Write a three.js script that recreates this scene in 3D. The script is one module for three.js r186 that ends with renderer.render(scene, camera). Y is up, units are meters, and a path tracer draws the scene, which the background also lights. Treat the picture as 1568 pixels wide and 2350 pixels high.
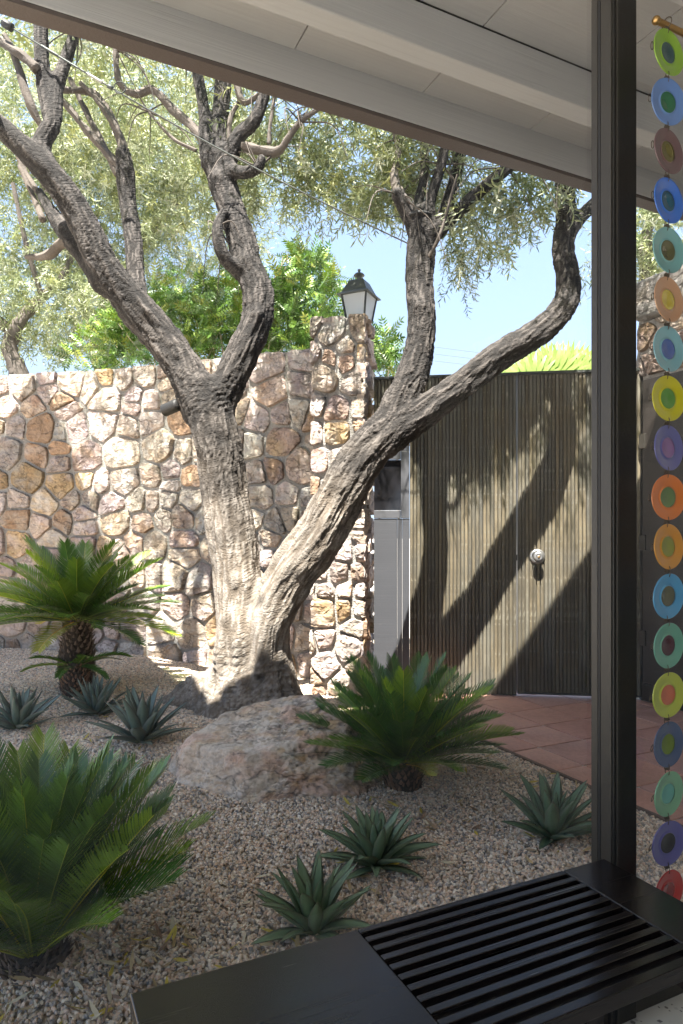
import * as THREE from 'three';
import { mergeGeometries, mergeVertices, toCreasedNormals } from 'three/addons/utils/BufferGeometryUtils.js';
import { RoundedBoxGeometry } from 'three/addons/geometries/RoundedBoxGeometry.js';
import { createNoise3D, createNoise4D } from 'simplex-noise';

// ------------------------------------------------------------------ camera, sky, sun, exposure
const F = 1540, VH = 1235, EYE = 1.1;                       // focal length and horizon in units of a 1568 x 2350 picture
const scene = new THREE.Scene();
const camera = new THREE.PerspectiveCamera(2 * Math.atan(1175 / F) * 180 / Math.PI, 1568 / 2350, 0.05, 3000);
camera.position.set(0, EYE, 0);
camera.lookAt(0, EYE, -10);
camera.setViewOffset(1568, 2350, 0, -(VH - 1175), 1568, 2350);
camera.updateProjectionMatrix();
const renderer = new THREE.WebGLRenderer({ antialias: true });
renderer.setSize(683, 1024);
renderer.toneMapping = THREE.LinearToneMapping;
renderer.toneMappingExposure = 6.3;
renderer.shadowMap.enabled = true;
const SUN = new THREE.Vector3(-0.273, 2.1, 1).normalize();   // towards the sun
const sun = new THREE.DirectionalLight(new THREE.Color(1, 0.95, 0.86), 4.6);
sun.position.copy(SUN).multiplyScalar(25).add(new THREE.Vector3(0, 0, -4));
sun.target.position.set(0, 0, -4);
sun.castShadow = true;
sun.shadow.mapSize.set(4096, 4096);
Object.assign(sun.shadow.camera, { left: -9, right: 9, top: 9, bottom: -9, near: 1, far: 60 });
scene.add(sun, sun.target);
{
  const w = 256, h = 128, d = new Float32Array(w * h * 4), L = (a, b, t) => a + (b - a) * t;
  const stops = [[-90, .30, .28, .25], [-1, .36, .34, .31], [0, .57, .70, .87], [8, .49, .645, .88], [25, .38, .54, .86], [50, .35, .49, .76], [90, .28, .41, .68]];
  for (let y = 0; y < h; y++) {
    const el = (y + 0.5) / h * 180 - 90;
    let i = 0; while (i < stops.length - 2 && el > stops[i + 1][0]) i++;
    const t = Math.min(1, Math.max(0, (el - stops[i][0]) / (stops[i + 1][0] - stops[i][0])));
    for (let x = 0; x < w; x++) {
      const o = (y * w + x) * 4;
      for (let c = 0; c < 3; c++) d[o + c] = L(stops[i][c + 1], stops[i + 1][c + 1], t) * 0.285;
      d[o + 3] = 1;
    }
  }
  const sky = new THREE.DataTexture(d, w, h, THREE.RGBAFormat, THREE.FloatType);
  sky.mapping = THREE.EquirectangularReflectionMapping; sky.magFilter = THREE.LinearFilter; sky.minFilter = THREE.LinearFilter; sky.needsUpdate = true;
  scene.background = sky; scene.environment = sky;
}

// ------------------------------------------------------------------ helpers
function rng(seed) { let s = seed >>> 0; return () => { s = (s + 0x6d2b79f5) | 0; let t = Math.imul(s ^ (s >>> 15), 1 | s); t = (t + Math.imul(t ^ (t >>> 7), 61 | t)) ^ t; return ((t ^ (t >>> 14)) >>> 0) / 4294967296; }; }
const N3 = createNoise3D(rng(11)), N4 = createNoise4D(rng(12));
const V = (x, y, z) => new THREE.Vector3(x, y, z);
const lerp = (a, b, t) => a + (b - a) * t, clamp = (x, a = 0, b = 1) => Math.min(b, Math.max(a, x));
const sstep = (a, b, x) => { const t = clamp((x - a) / (b - a)); return t * t * (3 - 2 * t); };
const rr = (R, a, b) => a + (b - a) * R();
const fbm = (x, y, z, o = 4) => { let s = 0, a = 0.5; for (let i = 0; i < o; i++) { s += a * N3(x, y, z); x = x * 2.03 + 7.1; y = y * 2.03 - 3.7; z = z * 2.03 + 1.3; a *= 0.5; } return s; };
const P = (u, v, d) => V((u - 784) / F * d, EYE - (v - VH) / F * d, -d);          // a point seen at (u, v), d metres away
const E = V(0.9003, 0, -0.4352), NO = V(-0.4352, 0, -0.9003);                     // along the window, out of the window
const PHI = Math.atan2(0.4352, 0.9003);
const AC = (a, y, c) => V(a * E.x + c * NO.x, y, a * E.z + c * NO.z);
const toA = (x, z) => x * E.x + z * E.z, toC = (x, z) => x * NO.x + z * NO.z;
const gh = (x, z) => { const a = toA(x, z), c = toC(x, z); return -0.012 + 0.1 * sstep(2.0, 3.8, c) * sstep(0, 1.4, 2.3 - a) + 0.012 * N3(x * 1.3, 0, z * 1.3) * sstep(0.02, 0.4, 2.3 - a); };

const used = {};
function numbered(n) { const k = used[n] = (used[n] ?? -1) + 1; return k ? n + '_' + String(k).padStart(3, '0') : n; }
function thing(name, label, category, pos = V(0, 0, 0), turn = 0, group) {
  const o = new THREE.Group(); o.name = numbered(name); o.position.copy(pos); o.rotation.y = turn;
  o.userData = { label, category }; if (group) o.userData.group = group;
  scene.add(o); return o;
}
function mesh(name, geo, mat, parent, label, kind) {
  const m = new THREE.Mesh(geo, mat); m.name = parent ? name : numbered(name); m.castShadow = m.receiveShadow = true;
  if (label) m.userData.label = label; if (kind) m.userData.kind = kind;
  (parent ?? scene).add(m); return m;
}
function instances(name, geo, mat, mats, cols, parent, label) {
  const m = new THREE.InstancedMesh(geo, mat, mats.length); m.name = parent ? name : numbered(name); m.castShadow = m.receiveShadow = true;
  for (let i = 0; i < mats.length; i++) { m.setMatrixAt(i, mats[i]); if (cols) m.setColorAt(i, cols[i]); }
  m.userData.kind = 'stuff'; if (label) m.userData.label = label;
  (parent ?? scene).add(m); return m;
}
function geom(pos, idx, uv, col) {
  const g = new THREE.BufferGeometry(); g.setAttribute('position', new THREE.Float32BufferAttribute(pos, 3));
  if (idx) g.setIndex(idx); if (uv) g.setAttribute('uv', new THREE.Float32BufferAttribute(uv, 2)); if (col) g.setAttribute('color', new THREE.Float32BufferAttribute(col, 3));
  g.computeVertexNormals(); return g;
}
function metric(g0, su = 0, sv = 0) {                                            // uv in metres by the face's main direction
  const g = g0.index ? g0.toNonIndexed() : g0, p = g.attributes.position, n = p.count, uv = new Float32Array(n * 2), a = V(), b = V(), c = V(), q = V();
  for (let i = 0; i < n; i += 3) {
    a.fromBufferAttribute(p, i); b.fromBufferAttribute(p, i + 1); c.fromBufferAttribute(p, i + 2);
    q.copy(b).sub(a).cross(c.clone().sub(a));
    const x = Math.abs(q.x), y = Math.abs(q.y), z = Math.abs(q.z), k = x > y && x > z ? 0 : y > z ? 1 : 2;
    [a, b, c].forEach((v, j) => { const t = k === 0 ? [v.z, v.y] : k === 1 ? [v.x, v.z] : [v.x, v.y]; uv[(i + j) * 2] = t[0] + su; uv[(i + j) * 2 + 1] = t[1] + sv; });
  }
  g.setAttribute('uv', new THREE.BufferAttribute(uv, 2)); return g;
}
function box(x0, x1, y0, y1, z0, z1, r = 0) {
  const w = x1 - x0, h = y1 - y0, d = z1 - z0;
  const g = r ? new RoundedBoxGeometry(w, h, d, 2, Math.min(r, w / 2.1, h / 2.1, d / 2.1)) : new THREE.BoxGeometry(w, h, d);
  g.translate((x0 + x1) / 2, (y0 + y1) / 2, (z0 + z1) / 2); return metric(g, x0 * 3.7 + y0, z0 * 2.3 + x0);
}
function tube(pts, rad, sides = 7, wob = 0) {                                      // pts Vector3[], rad number[]; uv (round, along)
  const pos = [], uv = [], idx = []; let nx = V(0, 0, 1), s = 0;
  for (let i = 0; i < pts.length; i++) {
    const t = pts[Math.min(i + 1, pts.length - 1)].clone().sub(pts[Math.max(i - 1, 0)]).normalize();
    if (Math.abs(nx.dot(t)) > 0.95) nx = V(1, 0, 0);
    nx = nx.clone().sub(t.clone().multiplyScalar(nx.dot(t))).normalize(); const ny = t.clone().cross(nx);
    if (i) s += pts[i].distanceTo(pts[i - 1]);
    for (let j = 0; j <= sides; j++) {
      const a = j / sides * Math.PI * 2, p0 = pts[i], k = rad[i] * (1 + wob * N3(Math.cos(a) * 1.5 + p0.x * 9, Math.sin(a) * 1.5 + p0.y * 9, p0.z * 9));
      pos.push(p0.x + k * (nx.x * Math.cos(a) + ny.x * Math.sin(a)), p0.y + k * (nx.y * Math.cos(a) + ny.y * Math.sin(a)), p0.z + k * (nx.z * Math.cos(a) + ny.z * Math.sin(a)));
      uv.push(j / sides * rad[i] * 6.28, s);
    }
  }
  const n = sides + 1;
  for (let i = 0; i < pts.length - 1; i++) for (let j = 0; j < sides; j++) { const a = i * n + j, b = a + 1, c = a + n, d = c + 1; idx.push(a, b, c, b, d, c); }
  for (const e of [0, pts.length - 1]) { const o = pos.length / 3; pos.push(pts[e].x, pts[e].y, pts[e].z); uv.push(0, 0); for (let j = 0; j < sides; j++) { const a = e * n + j; e ? idx.push(a, a + 1, o) : idx.push(a + 1, a, o); } }
  return geom(pos, idx, uv);
}
function smooth(nodes, per = 5) {                                                  // nodes {p, r} -> resampled points and radii
  const c = new THREE.CatmullRomCurve3(nodes.map((n) => n.p), false, 'centripetal'), N = (nodes.length - 1) * per, pts = [], rad = [];
  for (let i = 0; i <= N; i++) { const t = i / N, k = t * (nodes.length - 1), j = Math.min(Math.floor(k), nodes.length - 2); pts.push(c.getPoint(t)); rad.push(lerp(nodes[j].r, nodes[j + 1].r, k - j)); }
  return { pts, rad };
}
const nodesOf = (list) => list.map(([u, v, w, d]) => ({ p: P(u, v, d), r: w / 2 / F * d * 0.94 }));

// ------------------------------------------------------------------ textures
function pnoise(seed) {
  const R = rng(seed), t = new Float32Array(65536); for (let i = 0; i < 65536; i++) t[i] = R();
  const at = (x, y, px, py, o) => t[(((x % px + px) % px) * 251 + ((y % py + py) % py) * 7919 + o * 131) & 65535];
  const one = (x, y, px, py, o) => { const i = Math.floor(x), j = Math.floor(y), a = x - i, b = y - j, u = a * a * (3 - 2 * a), v = b * b * (3 - 2 * b); return lerp(lerp(at(i, j, px, py, o), at(i + 1, j, px, py, o), u), lerp(at(i, j + 1, px, py, o), at(i + 1, j + 1, px, py, o), u), v); };
  return (x, y, px, py, oct = 4, gain = 0.5) => { let s = 0, a = 1, n = 0; for (let o = 0; o < oct; o++) { s += a * one(x * px, y * py, px, py, o); n += a; a *= gain; px *= 2; py *= 2; } return s / n; };
}
function tex(w, h, fn, metres, srgb = true) {                                      // fn(x, y) in 0..1 -> [r, g, b] linear 0..1 or a number
  const d = new Uint8Array(w * h * 4), enc = (c) => srgb ? (c <= 0.0031308 ? 12.92 * c : 1.055 * Math.pow(c, 1 / 2.4) - 0.055) : c;
  for (let y = 0; y < h; y++) for (let x = 0; x < w; x++) {
    let c = fn((x + 0.5) / w, (y + 0.5) / h); if (typeof c === 'number') c = [c, c, c];
    const o = (y * w + x) * 4; for (let k = 0; k < 3; k++) d[o + k] = clamp(enc(clamp(c[k]))) * 255; d[o + 3] = 255;
  }
  const t = new THREE.DataTexture(d, w, h, THREE.RGBAFormat); t.wrapS = t.wrapT = THREE.RepeatWrapping; t.magFilter = t.minFilter = THREE.LinearFilter;
  t.colorSpace = srgb ? THREE.SRGBColorSpace : THREE.NoColorSpace; const [mx, my] = [].concat(metres); t.repeat.set(1 / mx, 1 / (my ?? mx)); t.needsUpdate = true; return t;
}
const n1 = pnoise(1), n2 = pnoise(2), n3 = pnoise(3);
const mix3 = (a, b, t) => [lerp(a[0], b[0], t), lerp(a[1], b[1], t), lerp(a[2], b[2], t)];
const T = {
  stone: tex(512, 512, (x, y) => { const a = n1(x, y, 5, 5, 5, 0.6), b = n2(x, y, 40, 40, 3, 0.6), c = n3(x, y, 9, 9, 4); const k = 0.45 + 0.75 * a + 0.6 * (b - 0.5) - 0.4 * (1 - sstep(0, 0.05, Math.abs(n3(x + 0.3, y, 4, 6, 5, 0.55) - 0.5))); return mix3([k, k * 0.97, k * 0.94], [k * 1.05, k * 0.82, k * 0.58], sstep(0.5, 0.72, c) * 0.38); }, 0.55),
  stoneB: tex(512, 512, (x, y) => { const a = n1(x, y, 6, 6, 6, 0.62), c = Math.abs(n3(x, y, 5, 7, 5) - 0.5) * 2; return 0.55 * a + 0.45 * Math.min(1, c * 3.5); }, 0.45, false),
  mortar: tex(256, 256, (x, y) => { const a = n1(x, y, 6, 6, 4), b = n2(x, y, 50, 50, 2); const k = 0.6 + 0.35 * a + 0.3 * (b - 0.5); return [k, k * 0.98, k * 0.95]; }, 0.5),
  grit: tex(256, 256, (x, y) => n2(x, y, 44, 44, 3, 0.6), 0.3, false),
  rough: tex(256, 256, (x, y) => 0.55 + 0.45 * n1(x, y, 8, 8, 4), 0.7, false),
  paint: tex(512, 512, (x, y) => { const g = n1(x, y, 3, 90, 3, 0.6), b = n2(x, y, 4, 4, 4); const k = 0.86 + 0.1 * g + 0.1 * (b - 0.5); return [k, k * 0.995, k * 0.97]; }, [1.6, 0.4]),
  paintB: tex(512, 512, (x, y) => n1(x, y, 3, 70, 4, 0.65), [1.6, 0.4], false),
  dark: tex(512, 512, (x, y) => { const g = n1(x, y, 4, 110, 4, 0.65), b = n2(x, y, 3, 9, 3); const k = 0.55 + 0.5 * g + 0.4 * (b - 0.5); return [k, k * 0.95, k * 0.92]; }, [0.9, 0.22]),
  darkR: tex(512, 512, (x, y) => 0.5 + 0.35 * n1(x, y, 4, 90, 4, 0.6) + 0.25 * n3(x, y, 5, 5, 4), [0.9, 0.22], false),
  gate: tex(512, 1024, (x, y) => {
    const s = n1(x, y, 26, 3, 4, 0.6), b = n2(x, y, 7, 5, 5, 0.55), f = n3(x, y, 60, 30, 3, 0.6), k = 0.35 + 0.85 * s * (0.6 + 0.7 * b) + 0.5 * (f - 0.5);
    const spot = sstep(0.72, 0.82, n3(x, y, 90, 130, 2)) * 0.5;
    return mix3([k, k * 0.9, k * 0.7], [k * 0.85, k * 0.85, k * 0.8], sstep(0.4, 0.62, b)).map((c) => c + spot);
  }, [0.9, 2.3]),
  gateB: tex(256, 512, (x, y) => n1(x, y, 40, 10, 4, 0.6), [0.4, 0.8], false),
  tile: tex(512, 512, (x, y) => { const a = n1(x, y, 4, 4, 5, 0.55), b = n2(x, y, 60, 60, 2), c = n3(x, y, 3, 3, 4); const k = 0.62 + 0.5 * a + 0.2 * (b - 0.5); return mix3([k, k, k], [k * 1.05, k * 1.12, k * 1.2], sstep(0.5, 0.75, c) * 0.7); }, 0.9),
  ground: tex(512, 512, (x, y) => { const b = n2(x, y, 70, 70, 3, 0.7), a = n1(x, y, 6, 6, 4); const k = 0.3 + 0.9 * b * (0.75 + 0.5 * a); return [k, k * 0.93, k * 0.84]; }, 0.8),
  terrazzo: (() => {
    const R = rng(5), w = 512, buf = new Float32Array(w * w).fill(1);
    for (let i = 0; i < 900; i++) { const cx = R() * w, cy = R() * w, r = 1.5 + R() * R() * 6, a = R() * 3.14, e = 0.45 + R() * 0.5, v = R() < 0.5 ? 0.22 : 0.55 + R() * 0.7; for (let y = -9; y <= 9; y++) for (let x = -9; x <= 9; x++) { const X = x * Math.cos(a) + y * Math.sin(a), Y = -x * Math.sin(a) + y * Math.cos(a); if (Math.abs(X) + Math.abs(Y) / e < r * 1.2 && X * X + Y * Y / e / e < r * r) buf[((cy + y + w) % w | 0) * w + ((cx + x + w) % w | 0)] = v; } }
    return tex(w, w, (x, y) => buf[(y * w | 0) * w + (x * w | 0)] * (0.75 + 0.2 * n1(x, y, 8, 8, 3)), 0.62);
  })(),
};
const M = (color, o = {}) => { const m = new THREE.MeshPhysicalMaterial({ roughness: 0.8, ...o }); m.color.setRGB(...color); return m; };
const mats = {
  mortar: M([0.35, 0.34, 0.325], { map: T.mortar, bumpMap: T.grit, bumpScale: 0.008, roughness: 0.95 }),
  white: M([0.37, 0.38, 0.395], { map: T.paint, bumpMap: T.paintB, bumpScale: 0.0012, roughness: 0.6 }),
  trim: M([0.055, 0.041, 0.036], { bumpMap: T.grit, bumpScale: 0.001, roughness: 0.6 }),
  black: M([0.012, 0.012, 0.012], { roughness: 0.6 }),
  frame: M([0.026, 0.023, 0.018], { roughness: 0.5, bumpMap: T.grit, bumpScale: 0.0004 }),
  post: M([0.009, 0.008, 0.0065], { roughness: 0.55, bumpMap: T.grit, bumpScale: 0.0004 }),
  bench: M([0.014, 0.0105, 0.0095], { map: T.dark, roughnessMap: T.darkR, roughness: 0.3, bumpMap: T.darkR, bumpScale: 0.0001 }),
  terrazzo: M([0.62, 0.62, 0.58], { map: T.terrazzo, roughness: 0.35 }),
  room: M([0.78, 0.77, 0.74], { map: T.mortar, roughness: 0.9 }),
  grout: M([0.52, 0.5, 0.46], { map: T.mortar, bumpMap: T.grit, bumpScale: 0.002, roughness: 0.95 }),
  ground: M([0.62, 0.54, 0.44], { map: T.ground, bumpMap: T.ground, bumpScale: 0.012, roughness: 0.95 }),
  concrete: M([0.6, 0.57, 0.53], { map: T.mortar, roughness: 0.95 }),
  metal: M([0.07, 0.078, 0.074], { roughness: 0.5, metalness: 0.4, bumpMap: T.grit, bumpScale: 0.0006 }),
  steel: M([0.30, 0.30, 0.295], { roughness: 0.35, metalness: 0.8 }),
  brass: M([0.42, 0.26, 0.10], { roughness: 0.4, metalness: 0.85 }),
  wire: M([0.10, 0.08, 0.06], { roughness: 0.4, metalness: 0.7 }),
  glass: M([1, 1, 1], { transmission: 1, thickness: 0, roughness: 0, ior: 1.45 }),
};
mats.glass.side = THREE.DoubleSide;

// ------------------------------------------------------------------ ground
{
  const pos = [], uv = [], idx = [], nx = 130, nz = 130;
  for (let j = 0; j <= nz; j++) for (let i = 0; i <= nx; i++) { const x = -6 + 10 * i / nx, z = -7.5 + 8 * j / nz; pos.push(x, gh(x, z) - 0.008, z); uv.push(x, z); }
  for (let j = 0; j < nz; j++) for (let i = 0; i < nx; i++) { const a = j * (nx + 1) + i, b = a + 1, c = a + nx + 1, d = c + 1; idx.push(a, c, b, b, c, d); }
  mesh('gravel_bed', geom(pos, idx, uv), mats.ground, null, null, 'structure');
  const g = new THREE.PlaneGeometry(3000, 3000); g.rotateX(-Math.PI / 2); g.translate(0, -0.06, 0);
  mesh('ground', metric(g), mats.concrete, null, null, 'structure');
}

// ------------------------------------------------------------------ house: room, window wall, roof and eave (in window axes)
const H = (name, label, category, group) => thing(name, label, category, V(0, 0, 0), PHI, group);
const hb = (a0, a1, y0, y1, c0, c1, r) => box(a0, a1, y0, y1, -c1, -c0, r);
const sh = (name, geo, mat) => { const m = mesh(name, geo, mat, null, null, 'structure'); m.rotation.y = PHI; return m; };
sh('room_floor', hb(-1.3, 4.2, -0.25, 0, -4.2, 1.16), mats.terrazzo);
sh('room_wall_left', mergeGeometries([hb(-1.42, -1.3, 0, 3.09, -4.2, -3.6), hb(-1.42, -1.3, 0, 3.09, 1.03, 1.16), hb(-1.42, -1.3, 2.7, 3.09, -3.6, 1.03)]), mats.room);  // side left wide open out of view, added to let fill light in

sh('room_wall_back', mergeGeometries([hb(-1.42, 2.8, 0, 3.09, -4.32, -4.2), hb(2.8, 4.32, 0, 3.09, -4.32, -4.2)]), M([0.16, 0.12, 0.09], { map: T.paint, roughness: 0.7 }));
sh('room_wall_right', hb(4.2, 4.32, 0, 3.09, -4.2, 1.16), mats.room);
sh('roof', hb(-0.15, 5.2, 3.135, 3.26, -4.4, 2.5), mats.trim);
sh('ceiling', hb(-1.42, 5.2, 3.093, 3.13, -4.4, 1.05), mats.white);
// unseen roof added left of the view for its shade edge, narrowed to admit skylight
sh('wing_shade_roof', mergeGeometries([hb(-1.6, -0.2, 3.7, 3.82, -4.4, 6.2), ...[6.0, 3.2].map((c) => hb(-1.56, -1.44, -0.05, 3.7, c - 0.06, c + 0.06))]), mats.white);
{
  const ev = H('eave', 'white painted eave with beams and a brown drip edge above the garden', 'eave');
  mesh('fascia_beam', hb(-0.15, 5.2, 2.95, 3.113, 2.552, 2.628, 0.004), mats.white, ev);
  mesh('drip_edge', hb(-0.15, 5.2, 2.933, 2.947, 2.556, 2.632), mats.trim, ev);
  mesh('gap_shadow_strip', hb(-0.15, 5.2, 2.947, 2.95, 2.556, 2.624), mats.black, ev);  // black strip: shadow gap above the drip edge drawn as dark colour
  for (const [c0, c1] of [[2.117, 2.21], [1.47, 1.57]]) mesh('beam', hb(-0.15, 5.2, 2.928, 3.093, c0, c1, 0.006), mats.white, ev);
  const R = rng(77);
  for (const [c0, c1] of [[2.212, 2.55], [1.572, 2.115], [1.06, 1.468]]) for (let k = -1; k < 8; k++) {
    const a0 = 0.403 + 0.617 * (k - 0) - 0.0, e = R() * 0.002;
    mesh('soffit_panel', hb(a0 + 0.003, a0 + 0.614, 3.095 + e, 3.11 + e, c0, c1), mats.white, ev);
  }
  mesh('deck_backing', hb(-0.15, 5.2, 3.115, 3.13, 1.06, 2.55), mats.black, ev);
}
{ // window wall
  const f = H('window_frame', 'dark brown window post and frame between the two panes', 'window');
  mesh('post', hb(1.205, 1.279, 0, 3.09, 1.09, 1.125, 0.003), mats.post, f);
  mesh('mullion', hb(1.199, 1.279, 0, 3.09, 1.131, 1.15, 0.002), mats.frame, f);
  mesh('stop_bead', hb(1.1995, 1.2055, 0, 3.09, 1.0925, 1.1225, 0.001), mats.frame, f);
  mesh('seal', hb(1.201, 1.278, 0, 3.09, 1.1255, 1.1305), mats.black, f);
  mesh('bead', hb(1.213, 1.22, 0, 3.09, 1.087, 1.09, 0.001), mats.frame, f);
  mesh('sill', hb(-1.3, 4.2, 0, 0.04, 1.1, 1.155, 0.003), mats.frame, f);
  mesh('head', hb(-1.3, 4.2, 3.0, 3.09, 1.1, 1.14, 0.003), mats.frame, f);
  const pane = (a0, a1) => { const g = new THREE.PlaneGeometry(a1 - a0, 2.96); g.translate((a0 + a1) / 2, 1.52, -1.128); return g; };
  mesh('pane', pane(-1.3, 1.2), mats.glass, f); mesh('pane', pane(1.278, 4.2), mats.glass, f);
}

// ------------------------------------------------------------------ stonework
const STONE = [[.60, .50, .46], [.60, .52, .43], [.55, .41, .24], [.47, .40, .42], [.44, .34, .30], [.68, .63, .57], [.54, .53, .51], [.46, .32, .22], [.62, .55, .51], [.57, .49, .48], [.64, .58, .52], [.52, .47, .46], [.58, .51, .44]];
const stoneMat = M([0.78, 0.775, 0.765], { map: T.stone, bumpMap: T.stoneB, bumpScale: 0.012, roughness: 0.88, vertexColors: true });
function splitStones(w, h, R, size) {                                              // cells of uneven size round seeds set in broken courses
  const seeds = [];
  for (let y = -0.02; y < h;) {
    const rh = Math.min(size * rr(R, 0.6, 1.25), Math.max(h - y, size * 0.5)); let x = -size * R() * 0.6;
    while (x < w + 0.05) { const cw = size * Math.exp(rr(R, -0.8, 0.6)); if (R() < 0.16 && rh > size * 0.7) { for (const k of [0.22, 0.74]) seeds.push([x + cw / 2 + rr(R, -0.02, 0.02), y + rh * k, 0.16 * size * size * rr(R, 0.2, 0.6)]); } else seeds.push([x + cw / 2 + rr(R, -0.12, 0.12) * cw, y + rh / 2 + rr(R, -0.22, 0.22) * rh, 0.16 * (cw * cw * 0.5 + rh * rh * 0.3) * rr(R, 0.6, 1.4)]); x += cw; }
    y += rh;
  }
  const out = [], area = (p) => { let s = 0; for (let i = 0; i < p.length; i++) { const [x, y] = p[i], [X, Y] = p[(i + 1) % p.length]; s += x * Y - X * y; } return Math.abs(s) / 2; };
  for (const [x, y, wt] of seeds) {
    let p = [[0, 0], [w, 0], [w, h], [0, h]];
    for (const [X, Y, WT] of seeds) {
      const nx = X - x, ny = Y - y, d2 = nx * nx + ny * ny; if (d2 === 0 || d2 > size * size * 16) continue;
      const t = 0.5 * (1 + (wt - WT) / d2), qx = x + nx * t, qy = y + ny * t, o = [];
      for (let i = 0; i < p.length; i++) { const a = p[i], b = p[(i + 1) % p.length], da = (a[0] - qx) * nx + (a[1] - qy) * ny, db = (b[0] - qx) * nx + (b[1] - qy) * ny; if (da <= 0) o.push(a); if ((da <= 0) !== (db <= 0)) { const k = da / (da - db); o.push([lerp(a[0], b[0], k), lerp(a[1], b[1], k)]); } }
      p = o; if (p.length < 3) break;
    }
    if (p.length > 2 && area(p) > 0.0016) out.push(p);
  }
  return out;
}
function stoneGeo(poly, R, map, joint, proud) {                                    // one rough stone; map(s, y, z) puts it on the wall
  let cx = 0, cy = 0; poly.forEach(([x, y]) => { cx += x / poly.length; cy += y / poly.length; });
  let pts = poly.map(([x, y]) => { const l = Math.hypot(x - cx, y - cy), k = Math.max(0.55, 1 - joint * 1.35 / l); return [cx + (x - cx) * k, cy + (y - cy) * k]; });
  const ch = (p, t) => { const o = []; p.forEach((a, i) => { const b = p[(i + 1) % p.length]; o.push([lerp(a[0], b[0], t), lerp(a[1], b[1], t)], [lerp(a[0], b[0], 1 - t), lerp(a[1], b[1], 1 - t)]); }); return o; };
  pts = ch(pts, rr(R, 0.04, 0.14));
  const lens = pts.map((a, i) => Math.hypot(pts[(i + 1) % pts.length][0] - a[0], pts[(i + 1) % pts.length][1] - a[1])), total = lens.reduce((a, b) => a + b), N = 20, ring = [];
  for (let i = 0, k = 0, acc = 0; i < N; i++) { const s = i / N * total; while (acc + lens[k] < s) acc += lens[k++]; const t = (s - acc) / lens[k], a = pts[k], b = pts[(k + 1) % pts.length]; ring.push([lerp(a[0], b[0], t), lerp(a[1], b[1], t)]); }
  const seed = R() * 100, size = Math.sqrt(lens.reduce((a, b) => a + b)) * 0.5, tx = rr(R, -0.14, 0.14), ty = rr(R, -0.16, 0.16), hgt = proud * rr(R, 0.55, 1.3);
  const c1 = STONE[Math.floor(R() * STONE.length)].slice(), c2 = STONE[Math.floor(R() * STONE.length)], bright = rr(R, 0.66, 1.18);
  const pos = [], col = [], uv = [], idx = [], rings = [[1, -0.03], [1.0, 0.5], [0.955, 0.88], [0.74, 1.0], [0.42, 1.0], [0, 1.0]], ou = R() * 5, ov = R() * 5;
  rings.forEach(([k, z], q) => {
    const n = k ? N : 1;
    for (let i = 0; i < n; i++) {
      const j = 1 + 0.05 * N3(ring[i][0] * 22, ring[i][1] * 22, seed), x = cx + (ring[i][0] - cx) * k * j, y = cy + (ring[i][1] - cy) * k * j;
      const nz = fbm(x * 9, y * 9, seed, 3);
      const zz = q === 0 ? -0.03 : hgt * z + (x - cx) * tx * z + (y - cy) * ty * z + (q > 1 ? 0.016 * nz + 0.006 * N3(x * 40, y * 40, seed) : 0);
      const w = map(x, y, Math.max(q ? 0.003 : -0.03, zz)); pos.push(w.x, w.y, w.z); uv.push(x + ou, y + ov);
      const m = sstep(-0.25, 0.45, fbm(x * 5 + seed, y * 5, seed * 0.7, 3)) * 0.75;
      col.push(...mix3(c1, c2, m).map((c) => c * bright * (1 + 0.18 * nz)));
    }
  });
  for (let q = 0; q < rings.length - 2; q++) for (let i = 0; i < N; i++) { const a = q * N + i, b = q * N + (i + 1) % N; idx.push(a, b, a + N, b, b + N, a + N); }
  const o = (rings.length - 2) * N; for (let i = 0; i < N; i++) idx.push(o + i, o + (i + 1) % N, o + N);
  const g = geom(pos, idx, uv, col); return toCreasedNormals(g, 0.5);
}
// garden wall
const wallCurve = new THREE.CatmullRomCurve3([V(0.1, 0, -5.2), V(-0.22, 0, -5.29), V(-0.9, 0, -5.5), V(-1.6, 0, -5.78), V(-2.3, 0, -5.98), V(-3.12, 0, -6.14), V(-4.9, 0, -6.4)]);
wallCurve.arcLengthDivisions = 400;
const wallLen = wallCurve.getLength();
const wallMap = (s, y, z) => { const t = clamp(s / wallLen), p = wallCurve.getPointAt(t), d = wallCurve.getTangentAt(t); return V(p.x + d.z * z, y, p.z - d.x * z); };
{
  const w = thing('stone_wall', 'long curving fieldstone garden wall behind the olive tree, in dappled sun', 'wall');
  const pos = [], uv = [], idx = [], n = 60;
  for (let i = 0; i <= n; i++) { const s = wallLen * i / n; for (const [y, z] of [[-0.1, 0], [2.585, 0], [2.585, -0.36], [-0.1, -0.36]]) { const q = wallMap(s, y, z); pos.push(q.x, q.y, q.z); uv.push(s, y - z); } }
  for (let i = 0; i < n; i++) for (let k = 0; k < 4; k++) { const a = i * 4 + k, b = i * 4 + (k + 1) % 4, c = a + 4, d = b + 4; idx.push(a, b, c, b, d, c); }
  const g = geom(pos, idx, uv); mesh('mortar', toCreasedNormals(g, 0.5), mats.mortar, w);
  const R = rng(21);
  for (const p of splitStones(wallLen - 0.05, 2.6, R, 0.228)) { if (p[0][0] > 4.3) continue; mesh('stone', stoneGeo(p, R, wallMap, 0.0115, 0.03), stoneMat, w); }
}
const PIL = { x: 0.012, z: -4.85, rot: 0.21, w: 0.4, d: 0.42, h: 2.66 };
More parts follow.
